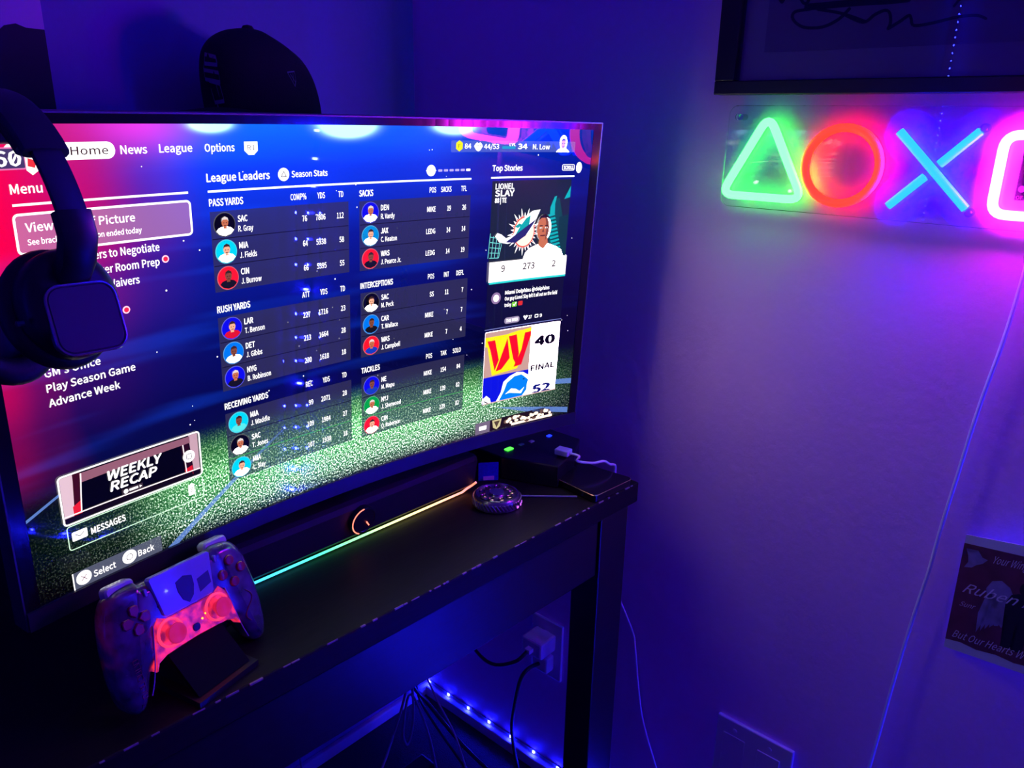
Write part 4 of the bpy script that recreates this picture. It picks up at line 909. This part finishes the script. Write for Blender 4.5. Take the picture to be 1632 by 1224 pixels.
bm = BM(); addbox(bm, (-.168, -.335, DZ + .0145), (.030, .0024, .029), .0008, Matrix.Rotation(R(-38), 3, 'Z')); cbd = obj('card_body', bm, cdm, crd)
bm = BM(); addbox(bm, (-.1705, -.3385, DZ + .006), (.016, .0006, .006), 0, Matrix.Rotation(R(-38), 3, 'Z')); obj('card_label', bm, M['white'], crd)

gd = thing('round_gadget', (-.213, -.394, DZ), 'round gunmetal gadget with a knurled rim and a ring of small bolts, beside the soundbar', 'gadget')
gm = pbr('gunmetal', (.42, .33, .36), .28, metal=.9); Mg = Matrix.Translation((-.213, -.394, DZ))
GR = .0345
bm = BM(); lathe(bm, [(GR * .9, 0), (GR * .96, .001), (GR * .96, .013), (GR * .9, .0155), (GR * .82, .016), (GR * .8, .0145), (GR * .34, .0145), (GR * .3, .0165), (.002, .0172)], Mg, 48); obj('gadget_body', bm, gm, gd, True)
bm = BM()
for k in range(40):
    a = 2 * math.pi * k / 40; addbox(bm, Mg @ Vector((GR * .965 * math.cos(a), GR * .965 * math.sin(a), .0075)), (.0024, .0030, .011), .0006, Matrix.Rotation(a, 3, 'Z') @ Matrix.Rotation(R(35), 3, 'X'), 1)
tag(obj('knurled_rim', bm, gm, gd), kind='stuff')
bm = BM(); tube(bm, [Mg @ Vector((GR * .84 * math.cos(t), GR * .84 * math.sin(t), .0162)) for t in [2 * math.pi * i / 40 for i in range(40)]], .0011, 6, True); obj('bright_ring', bm, pbr('ring_metal', (.75, .65, .66), .15, metal=1), gd, True)
for k in range(9):
    a = 2 * math.pi * k / 9; Mb = Mg @ Matrix.Translation((GR * .59 * math.cos(a), GR * .59 * math.sin(a), .0145))
    bm = BM(); lathe(bm, [(.0048, 0), (.0048, .0016), (.0036, .0022), (.0030, .0014), (.0012, .0014)], Mb, 14); bo = obj('bolt', bm, pbr('bolt_brass', (.6, .42, .33), .22, metal=1), gd, True)
bm = BM(); lathe(bm, [(.0105, .0172), (.0100, .0182), (.002, .0186)], Mg, 24); obj('hub_cap', bm, pbr('hub_cap', (.35, .3, .5), .12, metal=.8), gd, True)
bm = BM()
for a in (-60, -45, -30): addbox(bm, Mg @ Vector((GR * 1.0 * math.cos(R(a - 20)), GR * 1.0 * math.sin(R(a - 20)), .004)), (.0012, .0035, .003), .0003, Matrix.Rotation(R(a - 20), 3, 'Z'), 1)
obj('indicator_light', bm, emit('gadget_led', (.5, .1, 1.2)), gd)

# ------------------------------------------------------------------ game controller on its stand
CP = Vector((-.6696, -.4203, .8157)); cyw, ct, cr = .2406, .3112, -.0621
Rc = Matrix.Rotation(cyw, 3, 'Z') @ Matrix(((1, 0, 0), (0, math.sin(ct), -math.cos(ct)), (0, math.cos(ct), math.sin(ct)))) @ Matrix.Rotation(cr, 3, 'Z')
MCt = Matrix.Translation(CP) @ Rc.to_4x4() @ Matrix.Scale(.001, 4)       # millimetres in the controller's face plane
ctl = thing('game_controller', (CP.x, CP.y, DZ), 'translucent purple game controller glowing red around its thumbsticks, propped on a stand', 'game controller')
def shellmat(name, rgb, rough=.2, tr=.35):
    m, n, l = newmat(name); b = n['Principled BSDF']; b.inputs['Base Color'].default_value = (*rgb, 1); b.inputs['Roughness'].default_value = rough
    b.inputs['Coat Weight'].default_value = .6; b.inputs['Coat Roughness'].default_value = .08; b.inputs['Subsurface Weight'].default_value = 0
    tc = n.new('ShaderNodeTexCoord'); v = n.new('ShaderNodeTexVoronoi'); v.inputs['Scale'].default_value = 140; l.new(tc.outputs['Object'], v.inputs['Vector'])
    t = n.new('ShaderNodeTexNoise'); t.inputs['Scale'].default_value = 55; l.new(tc.outputs['Object'], t.inputs['Vector'])
    r = n.new('ShaderNodeValToRGB'); r.color_ramp.elements[0].position = .35; r.color_ramp.elements[0].color = (*[c * .25 for c in rgb], 1); r.color_ramp.elements[1].position = .7; r.color_ramp.elements[1].color = (*rgb, 1)
    l.new(t.outputs[0], r.inputs[0]); l.new(r.outputs[0], b.inputs['Base Color'])
    b.inputs['Transmission Weight'].default_value = tr
    return m
half = [(0, 40), (34, 42), (42, 46), (58, 45), (68, 40), (75, 28), (79, 10), (81, -10), (81.5, -30), (80, -48), (76, -59), (69, -64), (61, -61), (55, -50), (50, -38), (44, -30), (34, -27), (18, -26), (0, -25.5)]
hp = [tuple(v)[:2] for v in smoothpath([Vector((a, b, 0)) for a, b in half], 3)]
outl = hp + [(-a, b) for a, b in hp[-2:0:-1]]
bm = BM(); layered(bm, outl, [(-26, 12), (-22, 6), (-15, 1.5), (-6, 0), (0, .6), (4, 2.5), (7, 6), (8.2, 9.5)], MCt); obj('shell', bm, shellmat('smoke_purple_shell', (.15, .07, .28), .2, .25), ctl, True)
tp = [(-33.5, 43), (-31, 45), (31, 45), (33.5, 43), (28, 8), (25, 5.5), (-25, 5.5), (-28, 8)]
bm = BM(); layered(bm, tp, [(4, 0), (9.2, 0), (10.2, .8)], MCt); tpad = obj('touchpad', bm, pbr('touchpad', (.34, .28, .62), .12, coat=.5), ctl)
bm = BM(); layered(bm, [(0, 34), (9, 31), (9, 22), (6, 13), (0, 8), (-6, 13), (-9, 22), (-9, 31)], [(10.2, 0), (10.5, .2)], MCt); o = obj('shield_emblem', bm, pbr('emblem_dark', (.03, .02, .08), .3), ctl); o.parent = tpad
bm = BM(); layered(bm, [(13, 25), (27, 28), (27, 16), (13, 12)], [(10.2, 0), (10.4, .2)], MCt); o = obj('inner_board', bm, pbr('board_dark', (.05, .03, .12), .3), ctl); o.parent = tpad
def glow_mat():
    m, n, l = newmat('red_glow_panel'); b = n['Principled BSDF']; b.inputs['Base Color'].default_value = (.3, .02, .06, 1); b.inputs['Roughness'].default_value = .25
    tc = n.new('ShaderNodeTexCoord'); t = n.new('ShaderNodeTexNoise'); t.inputs['Scale'].default_value = 110; t.inputs['Detail'].default_value = 6; l.new(tc.outputs['Object'], t.inputs['Vector'])
    r = n.new('ShaderNodeValToRGB'); r.color_ramp.elements[0].position = .40; r.color_ramp.elements[0].color = (.16, .006, .09, 1); r.color_ramp.elements[1].position = .60; r.color_ramp.elements[1].color = (1, .025, .07, 1)
    l.new(t.outputs[0], r.inputs[0]); l.new(r.outputs[0], b.inputs['Emission Color']); b.inputs['Emission Strength'].default_value = .42; return m
GLOW = glow_mat()
hg = [(0, 4.5), (26, 4.5), (34, 9), (40, 2), (43, -10), (46, -26), (47.5, -36), (43, -30), (34, -26.6), (18, -25.6), (0, -25)]
og = hg + [(-a, b) for a, b in hg[-2:0:-1]]
bm = BM(); layered(bm, og, [(-2, .6), (7.6, 0), (9.2, .9)], MCt); gp = obj('glowing_panel', bm, GLOW, ctl); gp['label'] = 'red lit inner panel around the thumbsticks'
SR = emit('stick_red', (.20, .003, .018), (.3, .02, .05)); SR2 = emit('stick_ring', (.62, .02, .07), (.3, .02, .05))
for s_ in (-1, 1):
    Ms = MCt @ Matrix.Translation((26 * s_, -9, 8.5))
    bm = BM(); lathe(bm, [(13.5, 0), (13.5, 2.0), (12.2, 2.6), (11.2, 2.0), (11.2, .2), (3, .2)], Ms, 32); rg = obj('stick_ring', bm, SR2, ctl, True)
    bm = BM(); lathe(bm, [(5, 0), (4.5, 7), (8.8, 9), (9.4, 10.4), (9.0, 11.8), (7.4, 12.0), (5.5, 11.2), (1.5, 11.0)], Ms, 32); obj('thumbstick', bm, SR, ctl, True)
RB = pbr('red_button', (.38, .012, .05), .18, coat=.8)
for k, (dx, dy) in enumerate(((0, 11), (11, 0), (0, -11), (-11, 0))):
    bm = BM(); lathe(bm, [(5.2, 0), (5.2, 2.2), (4.4, 3.2), (2, 3.6)], MCt @ Matrix.Translation((53 + dx, 16 + dy, 7.4)), 20); obj('face_button', bm, RB, ctl, True)
for k in range(4):
    Md = MCt @ Matrix.Translation((-53, 16, 7.6)) @ Matrix.Rotation(R(90 * k), 4, 'Z')
    bm = BM(); layered(bm, [(0, 2.2), (4.6, 6.5), (4.6, 11.5), (2.5, 13.4), (-2.5, 13.4), (-4.6, 11.5), (-4.6, 6.5)], [(0, 0), (2.2, 0), (3, .8)], Md); obj('direction_button', bm, RB, ctl)
for s_ in (-1, 1):
    bm = BM(); layered(bm, rrect(36.5 * s_, 31, 39.5 * s_, 38, 1.4), [(7, 0), (9.4, 0), (9.8, .4)], MCt); obj('option_button', bm, pbr('clear_button', (.3, .25, .5), .2), ctl)
    bm = BM(); layered(bm, rrect(38 * s_, 38, 66 * s_, 50, 5), [(-16, 2), (-12, 0), (-4, 0), (-2, 1.5)], MCt); obj('trigger', bm, pbr('trigger_clear', (.6, .5, .55), .2, coat=.6), ctl)
    bm = BM(); tube(bm, [MCt @ Vector((q * s_, r_, z_)) for q, r_, z_ in ((40, 4, 9.2), (43.5, -12, 8.6), (47, -30, 7.4), (51, -44, 5.6), (55, -54, 4.0))], .0006, 6); obj('grip_seam', bm, pbr('seam', (.5, .25, .6), .2), ctl, True)
bm = BM()
for q in ((8, -12, 9.6), (12.5, -9, 9.6)): addbox(bm, MCt @ Vector(q), (.0016, .0016, .0012), .0004, Rc, 1)
obj('orange_led', bm, emit('orange_led', (3, .9, .05)), ctl)
bm = BM(); layered(bm, rrect(-4, -20, 4, -13, 3), [(9, 0), (10, 0), (10.4, .5)], MCt); obj('home_button', bm, pbr('home_button', (.05, .01, .05), .3), ctl)
cs_ = Sheet(lambda x_, y_, l_: MCt @ Vector((x_, -y_, 8.4 + l_ * 1000)), None, .0001)
cl = pbr('grip_print', (.22, .02, .06), .4)
bm = BM()
for k in range(7):
    y_ = -16 - 5.2 * k
    P_ = [MCt @ Vector(q) for q in ((-66, y_, 8.5), (-61, y_ + (1.5 if k % 2 else 0), 8.5), (-61, y_ - 3.2, 8.5), (-66, y_ - 3.2, 8.5))]
    tube(bm, P_ if k % 3 else P_ + [P_[0]], .00035, 5)
tag(obj('grip_engraving', bm, cl, ctl), kind='stuff')
bm = BM()
tube(bm, smoothpath([MCt @ Vector((62 + 6 * math.sin(t * 1.7), -8 - 9 * t, 8.5)) for t in (0, .5, 1, 1.5, 2, 2.5, 3, 3.5)], 4), .0006, 5); obj('grip_flourish', bm, cl, ctl, True)

st = thing('controller_stand', (CP.x, CP.y + .02, DZ), 'black angular stand holding up the purple game controller', 'stand')
bm = BM()
def sp_(x_, y_, z_): return Matrix.Rotation(cyw, 3, 'Z') @ Vector((x_, y_, z_)) + Vector((CP.x, CP.y, DZ))
def wedge(bm, x0, x1, prof):
    A = [bm.verts.new(sp_(x0, y_, z_)) for y_, z_ in prof]; B = [bm.verts.new(sp_(x1, y_, z_)) for y_, z_ in prof]
    n_ = len(prof); bm.faces.new(A[::-1]); bm.faces.new(B)
    for k in range(n_): bm.faces.new((A[k], A[(k + 1) % n_], B[(k + 1) % n_], B[k]))
wedge(bm, -.035, .035, [(-.05, 0), (.062, 0), (.062, .006), (-.05, .006)]); obj('stand_foot', bm, M['black'], st)
bm = BM(); wedge(bm, -.026, .026, [(-.040, .006), (-.006, .036), (.001, .041), (.052, .085), (.060, .082), (.046, .006)]); obj('stand_upright', bm, M['black'], st)
bm = BM(); wedge(bm, -.030, .030, [(-.044, .0065), (-.039, .0065), (-.006, .0345), (-.0085, .0385)]); obj('front_lip', bm, pbr('stand_gloss', (.006, .006, .008), .8, spec=.1), st)

# ------------------------------------------------------------------ headset hanging at the left of the display
HK = .63
hs_c = at(114, 484, .53)                                             # centre of the cup nearest the display's middle
hx = (rt * .76 - fw * .60 + up * .12).normalized(); hz = Vector((0, 0, 1)) + rt * .06; hz = (hz - hx * hz.dot(hx)).normalized(); hy = hz.cross(hx)
MHs = frame4(hs_c, hx, hy, hz) @ Matrix.Scale(HK, 4)                                        # x outwards, z up
HA = .098; HB = .166
hs = thing('headset', hs_c - Vector((0, 0, .06)), 'black over-ear gaming headset hanging in front of the left side of the monitor', 'headset')
def hp_(x_, y_, z_): return MHs @ Vector((x_, y_, z_))
def cup(cx, sgn):
    Mc = MHs @ Matrix.Translation((cx, 0, 0)) @ Matrix.Rotation(R(90) * sgn, 4, 'Y')       # local z = outwards
    def egg(a, b): return [(b * math.sin(t) * (1 - .06 * math.cos(t)), a * math.cos(t)) for t in [2 * math.pi * k / 36 for k in range(36)]]
    bm = BM(); layered(bm, [(p_[1] * 1.02, p_[0]) for p_ in egg(.050, .043)], [(-.018, .004), (-.016, 0), (.004, 0), (.011, .004), (.016, .012), (.017, .017)], Mc); c_ = obj('ear_cup', bm, M['black'], hs, True)
    bm = BM(); pr = []
    for k in range(12):
        t = 2 * math.pi * k / 12; pr.append((.041 + .0135 * math.cos(t), -.030 + .0125 * math.sin(t)))
    lathe(bm, pr, Mc @ Matrix.Diagonal((1.06, .95, 1, 1)), 36, True); obj('ear_cushion', bm, M['leather'], hs, True).parent = c_
    bm = BM(); layered(bm, rrect(-.014, -.030, .048, .032, .014, 6), [(.010, 0), (.0185, 0), (.0205, .0018)], Mc); q = obj('outer_plate', bm, pbr('cup_plate', (.055, .055, .075), .45), hs, True); q.parent = c_
    bm = BM(); tube(bm, [Mc @ Vector((p_[0], p_[1], .0196)) for p_ in rrect(-.0145, -.0305, .0485, .0325, .014, 6)], .0009, 6, True); q = obj('plate_trim', bm, pbr('cup_trim', (.3, .28, .32), .25, metal=.7), hs, True); q.parent = c_
    return c_
cup(0, 1); cup(-2 * HA + .012, -1)
def arcp(t0, t1, n=24, da=0, db=0): return [hp_(-HA + .006 + (HA + .042 + da) * math.cos(t), 0, .052 + (HB + db) * math.sin(t)) for t in [t0 + (t1 - t0) * k / n for k in range(n + 1)]]
def flat(w_, h_): w_, h_ = w_ * HK, h_ * HK; return [(w_ * math.copysign(abs(math.cos(t)) ** .5, math.cos(t)), h_ * math.copysign(abs(math.sin(t)) ** .5, math.sin(t))) for t in [2 * math.pi * k / 12 for k in range(12)]]
bm = BM(); tube(bm, arcp(R(28), R(152)), 0, 12, prof=flat(.020, .0065), upv=hy); obj('headband', bm, pbr('band_cover', (.022, .022, .034), .5), hs, True)
bm = BM(); tube(bm, arcp(R(34), R(146), 24, -.012, -.012), 0, 12, prof=flat(.017, .0075), upv=hy); obj('headband_padding', bm, M['leather'], hs, True)
for a, b in ((R(0), R(34)), (R(146), R(180))):
    bm = BM(); tube(bm, arcp(a, b, 10), 0, 12, prof=flat(.0135, .004), upv=hy); obj('slider_arm', bm, pbr('slider', (.03, .03, .045), .4), hs, True)
for cx in (0, -2 * HA + .012):
    bm = BM(); tube(bm, [hp_(cx + (.046 if cx == 0 else -.046), 0, .074), hp_(cx + (.046 if cx == 0 else -.046), 0, .052), hp_(cx + (.032 if cx == 0 else -.032), 0, .034), hp_(cx + (.012 if cx == 0 else -.012), 0, .022)], 0, 12, prof=flat(.016, .009), upv=hy); obj('yoke', bm, M['black'], hs, True)
bm = BM(); lathe(bm, [(.0026, 0), (.0026, .006), (.001, .007)], MHs @ Matrix.Translation((.004, -.046, -.012)) @ Matrix.Rotation(R(90), 4, 'X'), 10); obj('control_knob', bm, M['dark'], hs, True)
# stand for the headset, its post left of the picture
apex = hp_(-HA + .006, 0, .052 + HB - .0205)
hst = thing('headset_stand', (-1.02, -.40, DZ), 'black metal headset stand on the left end of the desk', 'stand')
bm = BM(); box2(bm, (-1.09, -.46, DZ), (-.95, -.33, DZ + .012), .005); obj('stand_base', bm, M['black'], hst)
bm = BM(); tube(bm, smoothpath([(-1.02, -.40, DZ + .012), (-1.02, -.40, 1.0), (-1.02, -.41, apex.z - .03), tuple(apex + Vector((-.10, .01, -.008))), tuple(apex + Vector((-.03, 0, -.007))), tuple(apex + Vector((.02, 0, -.007)))], 8), .006, 10); obj('stand_post', bm, M['black'], hst, True)
bm = BM(); tube(bm, [apex - hy * .028 - Vector((0, 0, .006)), apex + hy * .028 - Vector((0, 0, .006))], .0058, 10); obj('cradle', bm, M['black'], hst, True)

# ------------------------------------------------------------------ cap on a wall shelf behind the monitor
XF = on_back
shf = thing('wall_shelf', (-.36, 0, 1.235), 'small dark wall shelf behind the monitor carrying the cap', 'shelf')
bm = BM(); box2(bm, (-.50, -.19, 1.238), (-.24, 0, 1.250), .002); obj('shelf_board', bm, M['matte'], shf)
for x_ in (-.46, -.28):
    bm = BM(); box2(bm, (x_ - .006, -.12, 1.226), (x_ + .006, 0, 1.238)); obj('bracket', bm, M['matte'], shf)
cap = thing('baseball_cap', (-.345, -.105, 1.25), 'black baseball cap with embroidered letters above the monitor', 'cap')
CA = Matrix.Translation((-.346, -.105, 1.25)) @ Matrix.Rotation(R(192), 4, 'Z') @ Matrix.Diagonal((.93, .93, .95, 1))      # local +x = front of the cap
bm = BM(); rings = []; NS = 72
prf = [(1.0, 0), (1.0, .02), (.985, .045), (.94, .068), (.84, .09), (.66, .106), (.42, .1165), (.18, .121), (.03, .122)]
def cap_pt(t, r_, z_, k=1.0):
    c_, s_ = math.cos(t), math.sin(t)
    ax = .084 * r_ * k; front = max(0, c_)
    seam = 1 - .012 * abs(math.cos(3 * t)) ** 18
    zf = z_ * (1 + .0 * front) - (.016 * max(0, -c_) * (z_ / .122)) - .010 * (1 - front) * (z_ / .122) * 0
    return CA @ Vector((ax * c_ * seam + .022 * (z_ / .122) ** 1.5, .074 * r_ * k * s_ * seam, zf * .93))
prs = [tuple(v)[:2] for v in smoothpath([Vector((a, b, 0)) for a, b in prf], 4)]
for r_, z_ in prs: rings.append([bm.verts.new(cap_pt(2 * math.pi * k / NS, r_, z_)) for k in range(NS)])
for a, b in zip(rings, rings[1:]):
    for k in range(NS): bm.faces.new((a[k], a[(k + 1) % NS], b[(k + 1) % NS], b[k]))
bm.faces.new(rings[-1])
obj('crown', bm, M['fabric'], cap, True)
bm = BM(); lathe(bm, [(.008, .110), (.0085, .1135), (.006, .117), (.002, .118)], CA @ Matrix.Translation((.020, 0, 0)), 16); obj('top_button', bm, M['fabric'], cap, True)
bm = BM(); top = []; botm = []
for i in range(17):
    t = R(-72 + 144 * i / 16); c_, s_ = math.cos(t), math.sin(t); rowt = []; rowb = []
    for j in range(7):
        q = j / 6; ext = .058 * (math.cos(R(-72 + 144 * i / 16) * 1.1) ** .6) * q
        x_ = .083 * c_ + ext; y_ = .073 * s_ * (1 + .03 * q); z_ = .009 - 2.4 * y_ * y_ * (.5 + .5 * q) - .006 * q + .004
        rowt.append(bm.verts.new(CA @ Vector((x_, y_, max(z_, .0025) + .0022)))); rowb.append(bm.verts.new(CA @ Vector((x_, y_, max(z_, .0025) - .0015))))
    top.append(rowt); botm.append(rowb)
for i in range(16):
    for j in range(6):
        bm.faces.new((top[i][j], top[i + 1][j], top[i + 1][j + 1], top[i][j + 1])); bm.faces.new((botm[i][j], botm[i][j + 1], botm[i + 1][j + 1], botm[i + 1][j]))
    for j in (0, 6): bm.faces.new((top[i][j], botm[i][j], botm[i + 1][j], top[i + 1][j]))
for i in (0, 16):
    for j in range(6): bm.faces.new((top[i][j], top[i][j + 1], botm[i][j + 1], botm[i][j]))
obj('brim', bm, M['fabric'], cap, True)
# embroidered marks follow the crown
def crown_fn(x_, y_, l_):                                            # x_: angle (rad*1000), y_: height mm (down positive = lower)
    z_ = -y_ / 1000; t = x_ / 1000
    for (ra, za), (rb, zb) in zip(prf, prf[1:]):
        if za <= z_ <= zb: r_ = ra + (rb - ra) * (z_ - za) / (zb - za); break
    else: r_ = 1
    return cap_pt(t, r_, z_, 1.012 + l_)
cpS = Sheet(crown_fn, None, .004)
cpS.outline('front_letters', [(-180, -84), (160, -80), (200, -70), (-150, -72)], 5, M['thread'], 1)
cpS.line('front_letters', [(-180, -84), (-190, -64), (210, -60), (220, -48), (-160, -52), (-190, -64)], 5, M['thread'], 1)
cpS.line('front_letters', [(-60, -50), (200, -46), (240, -24), (10, -22), (-40, -40)], 5, M['thread'], 1); cpS.line('front_letters', [(120, -46), (150, -30)], 5, M['thread'], 1); cpS.line('front_letters', [(60, -20), (110, -8)], 8, M['thread'], 1)
c0 = 1500
cpS.outline('side_mark', [(c0 - 70, -64), (c0 + 90, -66), (c0 + 60, -54), (c0 + 10, -46)], 1.6, M['thread'], 1); cpS.line('side_mark', [(c0 - 20, -62), (c0 + 40, -52)], 1.4, M['thread'], 1); cpS.line('side_mark', [(c0 + 40, -63), (c0, -52)], 1.4, M['thread'], 1)
cpS.build(cap)

# ------------------------------------------------------------------ poster board on the back wall at the far left
pn = thing('poster_board', (-.80, 0, 1.1), 'tall poster board on the back wall, pale above and black below, left of the cap', 'poster')
bm = BM(); box2(bm, (-1.02, -.020, .96), (-.5705, 0, 1.9), .001); bd = obj('board', bm, pbr('poster_neon_tint', (.85, .42, .72), .5), pn)  # pink in the pale colour stands in for the sign's magenta light
pS = Sheet(lambda x_, y_, l_: Vector((x_ / 1000, -.0202 - l_, y_ / 1000)), None, .0003)
pS.poly('black_print', [(-1019, 961), (-571.5, 961), (-571, 1343), (-590, 1343.5), (-600, 1347), (-612, 1344), (-622, 1335), (-700, 1325), (-1019, 1330)], pbr('poster_black', (.008, .008, .010), .6), 1)
pS.build(pn)['black_print'].parent = bd
